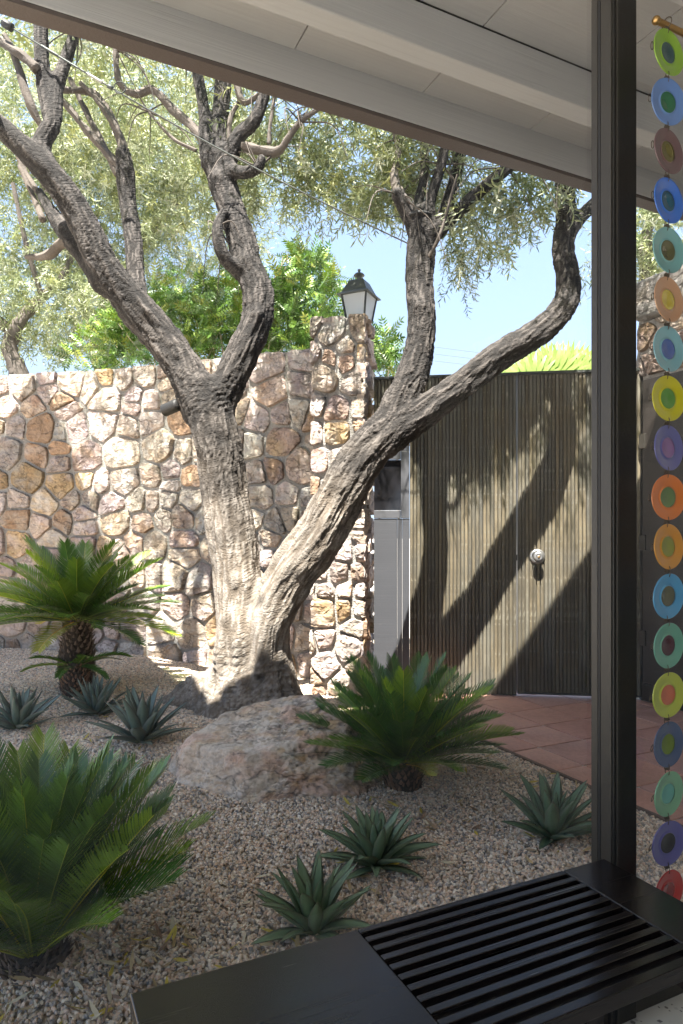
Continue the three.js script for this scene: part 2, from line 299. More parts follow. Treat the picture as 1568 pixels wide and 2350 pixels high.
{
  const p = thing('stone_pillar', 'square fieldstone gate pillar carrying the lantern', 'pillar', V(PIL.x, 0, PIL.z), -PIL.rot);
  const hw = PIL.w / 2 - 0.03, hd = PIL.d / 2 - 0.03;
  mesh('mortar', box(-hw, hw, -0.05, PIL.h - 0.03, -hd, hd), mats.mortar, p);
  const R = rng(33);
  const face = (wid, map) => { for (const q of splitStones(wid, PIL.h, R, 0.185)) mesh('stone', stoneGeo(q, R, map, 0.0115, 0.032), stoneMat, p); };
  face(PIL.w, (s, y, z) => V(s - PIL.w / 2, y, hd + z));
  face(PIL.d, (s, y, z) => V(hw + z, y, PIL.d / 2 - s));
  for (const q of splitStones(PIL.w, PIL.d, R, 0.2)) mesh('stone', stoneGeo(q, R, (s, y, z) => V(s - PIL.w / 2, PIL.h - 0.04 + z * 0.6, PIL.d / 2 - y), 0.012, 0.04), stoneMat, p);
}
{ // wall right of the gate, seen past the post
  const w = H('entry_wall', 'fieldstone wall with a thick slab on top, right of the gate behind the glass discs', 'wall');
  mesh('mortar', hb(3.82, 4.15, -0.05, 2.56, 1.0, 3.22), mats.mortar, w);
  const R = rng(45);
  for (const q of splitStones(2.2, 0.38, R, 0.24)) mesh('stone', stoneGeo(q, R, (s, y, z) => V(3.82 - z, y + 2.18, -(1.03 + s)), 0.012, 0.035), stoneMat, w);
  const shadedStoneMat = stoneMat.clone(); shadedStoneMat.color.setRGB(0.4, 0.38, 0.36); w.children.forEach((m) => { if (m.name === 'stone') m.material = shadedStoneMat; });  // darker copy of the stone: eave shade on this wall put into its colour
  const dk = M([0.028, 0.024, 0.021], { map: T.dark, bumpMap: T.darkR, bumpScale: 0.002, roughness: 0.5 }), door = H('side_door', 'dark stained side door below the stones of the entry wall, behind the glass discs', 'door');
  mesh('door_leaf', hb(3.785, 3.816, 0.13, 2.16, 1.6, 3.18, 0.002), dk, door); mesh('kick_board', hb(3.78, 3.814, 0.012, 0.128, 1.6, 3.18, 0.002), dk, door);
  for (const y of [0.38, 1.02, 1.7]) mesh('hinge', hb(3.772, 3.784, y, y + 0.1, 3.15, 3.2, 0.003), mats.frame, door);
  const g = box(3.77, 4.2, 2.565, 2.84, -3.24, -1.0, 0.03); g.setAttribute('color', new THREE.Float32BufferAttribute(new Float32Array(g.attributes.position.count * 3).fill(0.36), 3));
  mesh('coping_slab', g, shadedStoneMat, w);
}

// ------------------------------------------------------------------ gate, screen and the panel standing for a glass reflection
const G0 = V(0.25, 0, -4.804), GROT = -0.1376;
const gateTones = [[.14, .128, .10], [.128, .12, .098], [.155, .14, .108], [.12, .115, .098]].map((c) => M(c, { map: T.gate, bumpMap: T.gateB, bumpScale: 0.003, roughness: 0.7 }));
const gateBack = M([0.06, 0.054, 0.043], { map: T.gate, roughness: 0.8 });
const battenGeos = {};
function ribs(parent, s0, s1, y0, y1, R, tones) {
  const n = Math.round((s1 - s0) / 0.0252), pitch = (s1 - s0) / n;
  mesh('backing', box(s0, s1, y0, y1, -0.045, -0.012), gateBack, parent);
  for (let i = 0; i < n; i++) {
    const h = y1 - y0, v = Math.floor(R() * 3), key = h.toFixed(3) + v;
    const g = battenGeos[key] ??= (() => { const q = new RoundedBoxGeometry(pitch * 0.78, h, 0.014, 1, 0.004); q.translate(0, h / 2, 0); return metric(q, v * 0.31, v * 0.7); })();
    const b = mesh('batten', g, tones[Math.floor(R() * tones.length)], parent); b.position.set(s0 + pitch * (i + 0.5), y0, -0.004 + rr(R, -0.0015, 0.0015));
  }
}
{
  const R = rng(51);
  const sc = thing('gate_screen', 'fixed weathered screen of thin vertical battens between reflection panel and gate', 'screen', G0, GROT);
  ribs(sc, 0.237, 0.978, 0.005, 2.235, R, gateTones);
  mesh('cap', box(-0.02, 0.979, 2.237, 2.252, -0.05, 0.014), mats.metal, sc);
  ribs(sc, -0.018, 0.235, 1.76, 2.235, R, [gateTones[1], gateTones[3]]);
  const door = thing('gate', 'weathered batten entrance gate with a round metal knob, eave shadow across it', 'gate', G0, GROT);
  ribs(door, 0.986, 1.80, 0.03, 2.235, R, gateTones);
  mesh('edge_strip', box(0.981, 0.985, 0.03, 2.235, -0.045, 0.009), mats.steel, door);
  mesh('cap', box(0.981, 1.80, 2.237, 2.254, -0.05, 0.014), mats.metal, door);
  mesh('bottom_rail', box(0.986, 1.80, 0.018, 0.028, -0.04, 0.008), mats.metal, door);
  const k = (pts, seg = 32) => { const g = new THREE.LatheGeometry(pts.map(([r, y]) => new THREE.Vector2(r, y)), seg); g.rotateX(Math.PI / 2); return g; };
  const plate = mesh('door_plate', k([[0, 0], [0.05, 0], [0.052, 0.004], [0.046, 0.009], [0.04, 0.01]]), mats.steel, door); plate.position.set(1.117, 0.973, 0.008);
  const knob = mesh('knob', k([[0, 0.01], [0.014, 0.01], [0.014, 0.03], [0.03, 0.038], [0.037, 0.05], [0.033, 0.062], [0.02, 0.066], [0.017, 0.063], [0.009, 0.063], [0.008, 0.067], [0, 0.067]]), mats.steel, door); knob.position.copy(plate.position);
  mesh('keyway', k([[0, 0], [0.008, 0], [0.008, 0.003], [0, 0.003]]), mats.brass, knob).position.set(0, 0, 0.067);
  mesh('jamb', box(1.803, 1.85, 0, 2.25, -0.05, 0.006), mats.post, door);
  mesh('lock_bolt', box(0.972, 0.981, 0.945, 0.985, 0.01, 0.016), mats.black, door);
  const gp = thing('reflection_panel', 'grey panel standing in for a reflection in the glass, with framed dark inset, beside the stone pillar', 'panel', G0, GROT);  // added panel: an interior door reflected in the glass, given solid form
  const grey = M([0.05, 0.053, 0.062], { map: T.paint, bumpMap: T.paintB, bumpScale: 0.0006, roughness: 0.55 });  // grey of the reflected veil put into the board colour
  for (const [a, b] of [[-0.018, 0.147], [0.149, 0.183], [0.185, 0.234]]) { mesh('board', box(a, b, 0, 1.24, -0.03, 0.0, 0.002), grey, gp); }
  mesh('reflection_head', box(-0.018, 0.234, 1.72, 1.755, -0.03, 0, 0.002), grey, gp);
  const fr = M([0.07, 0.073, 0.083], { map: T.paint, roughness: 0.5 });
  const ghostWin = mesh('window', box(-0.018, 0.175, 1.30, 1.66, -0.028, -0.02), M([0.012, 0.012, 0.014], { roughness: 0.15 }), gp);  // reflected frame and dark pane built as parts; no opening stands here
  for (const [a, b, c, d] of [[0.175, 0.234, 1.242, 1.718], [-0.018, 0.173, 1.242, 1.298], [-0.018, 0.173, 1.662, 1.718]]) mesh('frame', box(a, b, c, d, -0.028, 0.006, 0.003), fr, ghostWin);
}

// ------------------------------------------------------------------ tiled patio
{
  const base = sh('patio', hb(2.305, 3.84, -0.12, -0.006, 1.16, 4.75), mats.grout);
  const R = rng(61), tm = [[.55, .29, .225], [.52, .27, .215], [.58, .32, .255], [.50, .28, .235]].map((c) => M(c, { map: T.tile, bumpMap: T.rough, bumpScale: 0.002, roughness: 0.6 }));
  const as = [2.305, 2.475, 2.79, 3.105, 3.42, 3.735, 3.82], c0 = 3.35 - 0.311 * 7;
  for (let j = 0; j < 12; j++) for (let i = 0; i < as.length - 1; i++) {
    const ca = c0 + 0.311 * j, a0 = as[i] + (i ? 0.006 : 0), a1 = as[i + 1] - 0.006; if (ca > 4.7) continue;
    const t = mesh('tile', hb(a0, a1, -0.03, 0 + rr(R, -0.0008, 0.0008), ca + 0.006, ca + 0.305, 0.0025), tm[Math.floor(R() * 4)], base);
  }
  sh('patio_edging', hb(2.285, 2.303, -0.12, -0.002, 1.16, 4.6), M([0.16, 0.11, 0.09], { map: T.mortar }));
}

// ------------------------------------------------------------------ gravel
{
  const R = rng(71), variants = [0, 1, 2].map((k) => { const g = new THREE.IcosahedronGeometry(1, 1), p = g.attributes.position; for (let i = 0; i < p.count; i++) { const v = V().fromBufferAttribute(p, i), s = 1 + 0.3 * N3(v.x * 1.3 + k * 9, v.y * 1.3, v.z * 1.3); p.setXYZ(i, v.x * s, v.y * s * 0.72, v.z * s); } const q = mergeVertices(g, 1e-3); q.computeVertexNormals(); return toCreasedNormals(q, 0.6); });
  const tones = [[.70, .58, .44], [.66, .50, .38], [.58, .49, .40], [.35, .31, .27], [.76, .67, .55], [.52, .39, .27], [.66, .47, .34], [.26, .235, .21]];
  const lists = [[], [], []], cols = [[], [], []], q = new THREE.Quaternion(), e = new THREE.Euler();
  const add = (x, z, s) => {
    const k = Math.floor(R() * 3), m = new THREE.Matrix4(); e.set(R() * 6.3, R() * 6.3, R() * 6.3); q.setFromEuler(e);
    const sx = s * rr(R, 0.75, 1.3); m.compose(V(x, gh(x, z) + s * rr(R, -0.35, 0.45), z), q, V(sx, s * rr(R, 0.7, 1.05), s * rr(R, 0.75, 1.15)));
    const t = tones[Math.floor(R() * tones.length)], b = rr(R, 0.8, 1.2); lists[k].push(m); cols[k].push(new THREE.Color().setRGB(t[0] * b, t[1] * b, t[2] * b));
  };
  for (let n = 0; n < 360000; n++) {
    const d = Math.sqrt(rr(R, 0.9 * 0.9, 6.3 * 6.3)), x = d * rr(R, -0.56, 0.56), z = -d, a = toA(x, z), c = toC(x, z);
    if (a > 2.28 || c < 1.17 || d > 4.9 + Math.max(0, -x) * 0.5) continue;
    add(x, z, rr(R, 0.0036, 0.0074) * (d > 3.2 ? 1.25 : 1));
  }
  lists.forEach((l, k) => instances('gravel', variants[k], M([1, 1, 1], { roughness: 0.85 }), l, cols[k]).userData.label = 'loose tan and grey gravel covering the planting bed');
}

{
  const R = rng(75), pos = [], idx = []; leafStrip(pos, idx, V(0, 0, 0), V(0, 0, 1), V(1, 0, 0), 0.05, 0.006, -0.3, V(0, 1, 0)); const g = geom(pos, idx), ms = [], cs = [], q = new THREE.Quaternion(), e = new THREE.Euler();
  const spots = [[-0.62, -1.7, 0.28, 150], [-0.3, -1.55, 0.3, 60], [0.25, -2.75, 0.25, 60], [-1.05, -3.3, 0.3, 70], [0.15, -2.25, 0.2, 30], [-0.08, -1.85, 0.2, 30], [0.75, -2.5, 0.3, 30], [-0.3, -2.7, 1.4, 90], [0.7, -3.2, 0.5, 40], [-1.5, -4.2, 0.6, 60]];
  for (const [x, z, r, n] of spots) for (let i = 0; i < n; i++) { const a = R() * 6.3, d = r * Math.sqrt(R()), X = x + d * Math.cos(a), Z = z + d * Math.sin(a), s = rr(R, 0.5, 1.2); if (toA(X, Z) > 2.25 || toC(X, Z) < 1.2) continue; e.set(rr(R, -0.5, 0.5), R() * 6.3, rr(R, -0.6, 0.6)); ms.push(new THREE.Matrix4().compose(V(X, gh(X, Z) + 0.009, Z), q.setFromEuler(e), V(s, s, s))); const c = [[.42, .31, .16], [.30, .21, .12], [.55, .47, .32], [.5, .38, .06], [.22, .14, .09]][Math.floor(R() * 5)]; cs.push(new THREE.Color().setRGB(...c)); }
  const lm = M([1, 1, 1], { roughness: 0.8 }); lm.side = THREE.DoubleSide; instances('leaf_litter', g, lm, ms, cs, null, 'dry fallen leaves scattered on the gravel');
}

// ------------------------------------------------------------------ boulder
{
  const c = P(640, 1745, 3.06); c.y = -0.02;
  const b = thing('boulder', 'large pink and grey boulder lying on the gravel before the olive tree', 'boulder', c, 0.1);
  const g0 = new THREE.IcosahedronGeometry(1, 44); g0.deleteAttribute('uv'); g0.deleteAttribute('normal'); const g = mergeVertices(g0, 1e-4), p = g.attributes.position, col = [], R = rng(81);
  const planes = []; for (let i = 0; i < 14; i++) planes.push([V(rr(R, -1, 1), rr(R, -0.35, 0.8), rr(R, -1, 1)).normalize(), rr(R, 0.86, 1.02)]);
  planes.push([V(-0.12, 0.95, 0.25).normalize(), 0.74], [V(0.2, 0.45, 0.9).normalize(), 0.80], [V(0.85, 0.35, 0.5).normalize(), 0.92], [V(-0.6, 0.35, 0.7).normalize(), 0.86], [V(-0.95, 0.2, 0.2).normalize(), 0.95]);
  for (let i = 0; i < p.count; i++) {
    const v = V().fromBufferAttribute(p, i).normalize(); let r = Math.pow(Math.abs(v.x) ** 2.8 + Math.abs(v.y) ** 2.8 + Math.abs(v.z) ** 2.8, -1 / 2.8);
    for (const [n, d] of planes) { const k = v.dot(n); if (k > 0.05) { const q = d / k; r = Math.min(r, q) - 0 + 0; } }
    const right = sstep(-0.25, 0.35, v.x + 0.15 * N3(v.x * 3, v.y * 3, v.z * 3));
    const w = V(v.x * 2.1 + 3, v.y * 2.1, v.z * 2.1); let dsp = 0.05 * fbm(w.x, w.y, w.z, 5);
    const cr = fbm(v.x * 3.2 + 9, v.y * 4.5 + v.x, v.z * 3.2, 4), cr2 = fbm(v.x * 7, v.y * 11, v.z * 7 + 4, 3);
    dsp -= right * 0.04 * (1 - sstep(0, 0.07, Math.abs(cr))) + (0.2 + right) * 0.02 * (1 - sstep(0, 0.09, Math.abs(cr2)));
    dsp += right * 0.03 * Math.round(3 * fbm(v.x * 4, v.y * 7, v.z * 4, 2)) / 3;
    r += dsp + 0.012 * fbm(v.x * 22, v.y * 22, v.z * 22, 3);
    const hi = v.x > 0 ? 1 + 0.1 * v.x : 1 - 0.06 * -v.x;
    p.setXYZ(i, v.x * r * 0.5, v.y * r * 0.385 * hi, v.z * r * 0.33);
    const m1 = sstep(-0.2, 0.35, fbm(v.x * 2 + 4, v.y * 2, v.z * 2, 4) + 0.3 * (right - 0.5)), m2 = sstep(0.08, 0.4, fbm(v.x * 4, v.y * 5 + 8, v.z * 4, 4)) * (0.35 + 0.65 * right), m3 = sstep(0.1, 0.4, fbm(v.x * 6 - 5, v.y * 6, v.z * 6, 3)) * right;
    let k = mix3([.62, .55, .47], [.58, .42, .33], m1); k = mix3(k, [.52, .34, .16], m2 * 0.75); k = mix3(k, [.22, .17, .145], m3 * 0.7);
    const dk = 1 - 0.55 * right * (1 - sstep(0, 0.06, Math.abs(cr))) - 0.3 * (1 - sstep(0, 0.07, Math.abs(cr2)));
    col.push(...k.map((x) => x * dk * 1.0));
  }
  g.setAttribute('color', new THREE.Float32BufferAttribute(col, 3)); g.computeVertexNormals();
  mesh('rock', metric(g), M([1, 1, 1], { vertexColors: true, map: T.stone, bumpMap: T.stoneB, bumpScale: 0.014, roughness: 0.85 }), b);
}

// ------------------------------------------------------------------ olive tree: one skin over all thick limbs
const LIMBS = [
  [[540, 1665, 225, 3.97], [545, 1600, 168, 3.97], [548, 1540, 126, 3.95], [548, 1450, 112, 3.95], [545, 1350, 112, 3.97], [538, 1250, 114, 3.98], [520, 1150, 116, 4.0], [505, 1050, 112, 4.0], [485, 960, 112, 4.02], [468, 905, 100, 4.03]],
  [[622, 1665, 176, 3.97], [613, 1590, 130, 3.95], [608, 1500, 110, 3.93], [622, 1410, 112, 3.92], [665, 1325, 116, 3.92], [725, 1240, 120, 3.92], [775, 1150, 116, 3.93], [820, 1070, 108, 3.95], [865, 1010, 102, 3.98], [900, 975, 90, 4.0]],
  [[685, 1665, 96, 3.97], [655, 1590, 76, 3.99], [634, 1490, 62, 4.0]],
  [[550, 1560, 124, 3.98], [480, 1588, 104, 4.05], [418, 1612, 76, 4.12], [360, 1630, 40, 4.2]],
  [[520, 1610, 70, 3.9], [490, 1650, 50, 3.85], [455, 1675, 26, 3.82]],
  [[468, 940, 105, 4.03], [430, 862, 92, 4.05], [370, 772, 88, 4.07], [300, 690, 84, 4.05], [240, 610, 76, 4.0], [190, 510, 68, 3.95], [140, 430, 64, 3.9], [75, 360, 58, 3.85], [0, 290, 52, 3.8], [-80, 230, 46, 3.75]],
  [[322, 710, 50, 4.1], [313, 640, 44, 4.2], [308, 560, 42, 4.25], [295, 470, 42, 4.3], [288, 400, 46, 4.3], [283, 355, 38, 4.3]],
  [[240, 650, 62, 4.03], [200, 592, 50, 4.1], [160, 545, 48, 4.15], [120, 490, 34, 4.2], [90, 440, 18, 4.25]],
  [[105, 388, 52, 3.88], [96, 335, 44, 3.9], [118, 290, 42, 3.92], [126, 240, 38, 3.95], [130, 200, 34, 3.97], [158, 120, 28, 4.0], [178, 50, 24, 4.0]],
  [[112, 262, 32, 3.94], [102, 200, 36, 3.95], [95, 100, 34, 3.96], [95, 10, 32, 3.96]],
  [[490, 940, 92, 4.03], [530, 870, 80, 4.05], [562, 800, 76, 4.07], [592, 730, 74, 4.1], [590, 670, 72, 4.12], [566, 600, 70, 4.14], [548, 530, 68, 4.16], [528, 470, 64, 4.18], [508, 410, 66, 4.2], [495, 368, 62, 4.2]],
  [[545, 622, 36, 4.1], [520, 597, 34, 4.05], [503, 560, 30, 4.02], [500, 520, 26, 4.02], [514, 488, 22, 4.06]],
  [[482, 375, 42, 4.2], [472, 330, 34, 4.2], [468, 260, 28, 4.22], [455, 180, 26, 4.24], [445, 110, 22, 4.25]],
  [[500, 365, 48, 4.2], [505, 290, 42, 4.24], [511, 200, 40, 4.28], [515, 110, 36, 4.3]],
  [[520, 375, 44, 4.18], [548, 312, 36, 4.15], [583, 280, 33, 4.13], [600, 240, 31, 4.12], [613, 180, 28, 4.1]],
  [[528, 388, 36, 4.16], [562, 396, 30, 4.1], [593, 384, 24, 4.06], [600, 365, 20, 4.05]],
  [[885, 1000, 95, 4.0], [917, 930, 88, 4.03], [945, 860, 76, 4.06], [962, 790, 70, 4.08], [966, 720, 68, 4.08], [963, 650, 68, 4.1], [965, 590, 66, 4.1], [970, 530, 64, 4.1], [968, 497, 58, 4.1]],
  [[955, 520, 46, 4.1], [934, 480, 40, 4.08], [916, 447, 34, 4.06]],
  [[962, 510, 34, 4.12], [960, 470, 26, 4.15], [975, 400, 23, 4.2], [973, 330, 20, 4.25]],
  [[976, 525, 36, 4.1], [989, 454, 28, 4.08], [1013, 377, 26, 4.05], [1030, 300, 22, 4.0]],
  [[990, 540, 40, 4.1], [1014, 508, 32, 4.12], [1036, 441, 28, 4.15], [1060, 350, 27, 4.2], [1080, 260, 24, 4.2]],
  [[1005, 530, 36, 4.1], [1053, 484, 32, 4.07], [1099, 441, 30, 4.05], [1165, 385, 28, 4.0], [1230, 330, 24, 3.95]],
  [[880, 1012, 84, 3.98], [945, 968, 77, 3.98], [1010, 920, 72, 4.0], [1080, 868, 68, 4.03], [1140, 822, 70, 4.07], [1200, 785, 68, 4.12], [1260, 745, 66, 4.17], [1298, 695, 62, 4.2], [1303, 640, 58, 4.22], [1293, 580, 54, 4.24], [1300, 510, 51, 4.25], [1296, 430, 48, 4.25], [1290, 350, 44, 4.25], [1280, 250, 40, 4.25]],
  [[1312, 525, 32, 4.25], [1340, 492, 32, 4.26], [1375, 460, 30, 4.28], [1430, 420, 26, 4.3]],
  [[1178, 806, 40, 4.1], [1172, 782, 34, 4.08]],
];
const barkMat = M([1, 1, 1], { vertexColors: true, map: T.mortar, bumpMap: T.grit, bumpScale: 0.006, roughness: 0.92 });
const tree = (() => {
  const base = P(580, 1640, 3.95); const t = thing('olive_tree', 'gnarled old olive tree with forked trunks standing before the stone wall', 'tree', V(base.x, gh(base.x, base.z), base.z));
  const off = t.position, limbs = LIMBS.map((l) => smooth(nodesOf(l), 5)), cell = 0.0098, pad = 0.12;
  const lo = V(9, 9, 9), hi = V(-9, -9, -9); limbs.forEach((l) => l.pts.forEach((p, i) => { lo.min(p.clone().subScalar(l.rad[i] + pad)); hi.max(p.clone().addScalar(l.rad[i] + pad)); }));
  const nx = Math.ceil((hi.x - lo.x) / cell) + 1, ny = Math.ceil((hi.y - lo.y) / cell) + 1, nz = Math.ceil((hi.z - lo.z) / cell) + 1;
  const f = new Float32Array(nx * ny * nz).fill(1), tmp = new Float32Array(nx * ny * nz).fill(1), K = 0.036;
  const box3 = (a, b, r) => [0, 1, 2].map((k) => [Math.max(0, Math.floor((Math.min(a.getComponent(k), b.getComponent(k)) - r - lo.getComponent(k)) / cell)), Math.min([nx, ny, nz][k] - 1, Math.ceil((Math.max(a.getComponent(k), b.getComponent(k)) + r - lo.getComponent(k)) / cell))]);
  for (const l of limbs) {
    const full = [[1e9, -1], [1e9, -1], [1e9, -1]];
    for (let s = 0; s < l.pts.length - 1; s++) {
      const a = l.pts[s], b = l.pts[s + 1], ra = l.rad[s], rb = l.rad[s + 1], bx = box3(a, b, Math.max(ra, rb) + 0.09); bx.forEach((q, k) => { full[k][0] = Math.min(full[k][0], q[0]); full[k][1] = Math.max(full[k][1], q[1]); });
      const dx = b.x - a.x, dy = b.y - a.y, dz = b.z - a.z, L2 = dx * dx + dy * dy + dz * dz;
      for (let z = bx[2][0]; z <= bx[2][1]; z++) for (let y = bx[1][0]; y <= bx[1][1]; y++) for (let x = bx[0][0]; x <= bx[0][1]; x++) {
        const px = lo.x + x * cell - a.x, py = lo.y + y * cell - a.y, pz = lo.z + z * cell - a.z, h = clamp((px * dx + py * dy + pz * dz) / L2);
        const d = Math.hypot(px - dx * h, py - dy * h, pz - dz * h) - lerp(ra, rb, h), i = (z * ny + y) * nx + x; if (d < tmp[i]) tmp[i] = d;
      }
    }
    for (let z = full[2][0]; z <= full[2][1]; z++) for (let y = full[1][0]; y <= full[1][1]; y++) for (let x = full[0][0], i = (z * ny + y) * nx + x; x <= full[0][1]; x++, i++) {
      const a = f[i], b = tmp[i]; if (b < 1) { const h = Math.max(K - Math.abs(a - b), 0) / K; f[i] = Math.min(a, b) - h * h * K / 4; tmp[i] = 1; }
    }
  }
  const vid = new Int32Array(nx * ny * nz).fill(-1), pos = [], idx = [];
  const O = [0, 1, nx, nx + 1, nx * ny, nx * ny + 1, nx * ny + nx, nx * ny + nx + 1], EDG = [[0, 1], [2, 3], [4, 5], [6, 7], [0, 2], [1, 3], [4, 6], [5, 7], [0, 4], [1, 5], [2, 6], [3, 7]];
  for (let z = 0; z < nz - 1; z++) for (let y = 0; y < ny - 1; y++) for (let x = 0; x < nx - 1; x++) {
    const i = (z * ny + y) * nx + x; let m = 0; for (let k = 0; k < 8; k++) if (f[i + O[k]] < 0) m |= 1 << k; if (m === 0 || m === 255) continue;
    let sx = 0, sy = 0, sz = 0, n = 0;
    for (const [a, b] of EDG) { const fa = f[i + O[a]], fb = f[i + O[b]]; if ((fa < 0) === (fb < 0)) continue; const q = fa / (fa - fb); sx += lerp(a & 1, b & 1, q); sy += lerp(a >> 1 & 1, b >> 1 & 1, q); sz += lerp(a >> 2, b >> 2, q); n++; }
    vid[i] = pos.length / 3; pos.push(lo.x + (x + sx / n) * cell, lo.y + (y + sy / n) * cell, lo.z + (z + sz / n) * cell);
  }
  const quad = (a, b, c, d, flip) => { if (a < 0 || b < 0 || c < 0 || d < 0) return; flip ? idx.push(a, c, b, a, d, c) : idx.push(a, b, c, a, c, d); };
  for (let z = 1; z < nz - 1; z++) for (let y = 1; y < ny - 1; y++) for (let x = 1; x < nx - 1; x++) {
    const i = (z * ny + y) * nx + x, s = f[i] < 0;
    if (s !== f[i + 1] < 0) quad(vid[i - nx * ny - nx], vid[i - nx * ny], vid[i], vid[i - nx], !s);
    if (s !== f[i + nx] < 0) quad(vid[i - nx * ny - 1], vid[i - 1], vid[i], vid[i - nx * ny], !s);
    if (s !== f[i + nx * ny] < 0) quad(vid[i - nx - 1], vid[i - nx], vid[i], vid[i - 1], !s);
  }
  const g = geom(pos, idx), p = g.attributes.position, nn = g.attributes.normal, col = [];
  const caps = []; limbs.forEach((l, k) => { let s = k * 37; for (let i = 0; i < l.pts.length - 1; i++) { const len = l.pts[i].distanceTo(l.pts[i + 1]); caps.push({ a: l.pts[i], b: l.pts[i + 1], ra: l.rad[i], rb: l.rad[i + 1], s, len, k }); s += len; } });
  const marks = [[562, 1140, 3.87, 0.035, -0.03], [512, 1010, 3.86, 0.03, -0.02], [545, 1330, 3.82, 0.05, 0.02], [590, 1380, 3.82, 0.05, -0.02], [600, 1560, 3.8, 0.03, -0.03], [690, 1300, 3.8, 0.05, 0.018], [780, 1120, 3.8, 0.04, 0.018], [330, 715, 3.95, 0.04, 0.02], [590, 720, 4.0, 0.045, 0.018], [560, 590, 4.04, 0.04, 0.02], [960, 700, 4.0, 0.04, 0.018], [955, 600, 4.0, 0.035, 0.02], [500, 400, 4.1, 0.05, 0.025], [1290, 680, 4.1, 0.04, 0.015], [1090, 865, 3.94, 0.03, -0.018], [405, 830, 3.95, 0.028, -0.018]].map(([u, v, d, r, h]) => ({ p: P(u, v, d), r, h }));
  const v = V(), out = new Float32Array(p.count * 3);
  for (let i = 0; i < p.count; i++) {
    v.fromBufferAttribute(p, i); let best = [null, 9], second = [null, 9];
    for (const c of caps) {
      const dx = c.b.x - c.a.x, dy = c.b.y - c.a.y, dz = c.b.z - c.a.z, px = v.x - c.a.x, py = v.y - c.a.y, pz = v.z - c.a.z; if (Math.abs(px) > 0.5 || Math.abs(py) > 0.5) continue;
      const h = clamp((px * dx + py * dy + pz * dz) / (c.len * c.len)), X = px - dx * h, Y = py - dy * h, Z = pz - dz * h, r = lerp(c.ra, c.rb, h), d = Math.hypot(X, Y, Z) - r;
      if (d < best[1]) { if (best[0] && best[0].k !== c.k) second = best; best = [c, d, X, Y, Z, c.s + h * c.len, r]; } else if (d < second[1] && c.k !== best[0].k) second = [c, d, X, Y, Z, c.s + h * c.len, r];
    }
    const bark = ([c, d, X, Y, Z, s, r]) => {
      const fq = 30 / (0.7 + 5 * r), w = 0.5 * N4(X * 14, Y * 14, Z * 14, s * 4), ss = s + 0.02 * N4(X * 20, Y * 20, Z * 20, s * 6);
      const a = N4(X * fq + w, Y * fq + w, Z * fq, ss * 2.6 + w * 0.35), b = N4(X * fq * 2.1 + 5, Y * fq * 2.1 - w, Z * fq * 2.1, ss * 5), cc = N4(X * 11 - 9, Y * 11, Z * 11, s * 1.6), e = N4(X * 75, Y * 75, Z * 75 + 3, ss * 15);
      const f1 = 1 - sstep(0, 0.26, Math.abs(a)), f2 = 1 - sstep(0, 0.34, Math.abs(b));
      return [0.3 + 0.3 * e - 0.9 * f1 - 0.5 * f2 * (1 - 0.6 * f1) + 0.22 * b, cc, r];
    };
    let [q, cc, r] = bark(best);
    if (second[0]) { const w = clamp((second[1] - best[1]) / 0.05) * 0.5 + 0.5; const s = bark(second); q = lerp(s[0], q, w); cc = lerp(s[1], cc, w); r = lerp(s[2], r, w); }
    const lowT = sstep(1.35, 0.25, v.y), amp = Math.min(0.0125, 0.12 * r) * (1 - 0.6 * sstep(1.6, 0.5, v.y)), big = cc * Math.min(0.02, 0.16 * r) + lowT * 0.02 * N3(v.x * 9, v.y * 1.5, v.z * 9);
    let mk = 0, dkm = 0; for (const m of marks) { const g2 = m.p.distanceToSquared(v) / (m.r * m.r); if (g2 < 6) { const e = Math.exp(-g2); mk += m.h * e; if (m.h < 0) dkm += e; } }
    const dd = q * amp + big + mk; out.set([v.x + nn.getX(i) * dd - off.x, v.y + nn.getY(i) * dd - off.y, v.z + nn.getZ(i) * dd - off.z], i * 3);
    const old = sstep(1.9, 0.7, v.y + 0.25 * N3(v.x * 3, v.y * 3, v.z * 3)), hiC = mix3([.125, .112, .104], [.36, .33, .295], old), loC = mix3([.012, .010, .009], [.17, .14, .11], old);  // old: lower bark paler, its sunlit look put partly into the colour
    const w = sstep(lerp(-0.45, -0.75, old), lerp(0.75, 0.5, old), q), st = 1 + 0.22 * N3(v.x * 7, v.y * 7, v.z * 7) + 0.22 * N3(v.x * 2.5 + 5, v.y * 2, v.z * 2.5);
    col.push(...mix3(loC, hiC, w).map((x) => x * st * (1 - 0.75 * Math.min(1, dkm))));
  }
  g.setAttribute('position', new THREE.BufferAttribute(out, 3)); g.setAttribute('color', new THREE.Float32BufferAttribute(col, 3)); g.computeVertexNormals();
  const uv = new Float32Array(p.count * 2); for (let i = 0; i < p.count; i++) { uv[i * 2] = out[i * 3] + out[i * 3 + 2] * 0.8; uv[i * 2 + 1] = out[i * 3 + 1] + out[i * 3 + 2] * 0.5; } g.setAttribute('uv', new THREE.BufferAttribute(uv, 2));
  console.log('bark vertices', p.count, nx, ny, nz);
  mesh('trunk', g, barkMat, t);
  return t;
})();
const twigMat = M([0.125, 0.107, 0.093], { map: T.mortar, bumpMap: T.grit, bumpScale: 0.003, roughness: 0.9 });
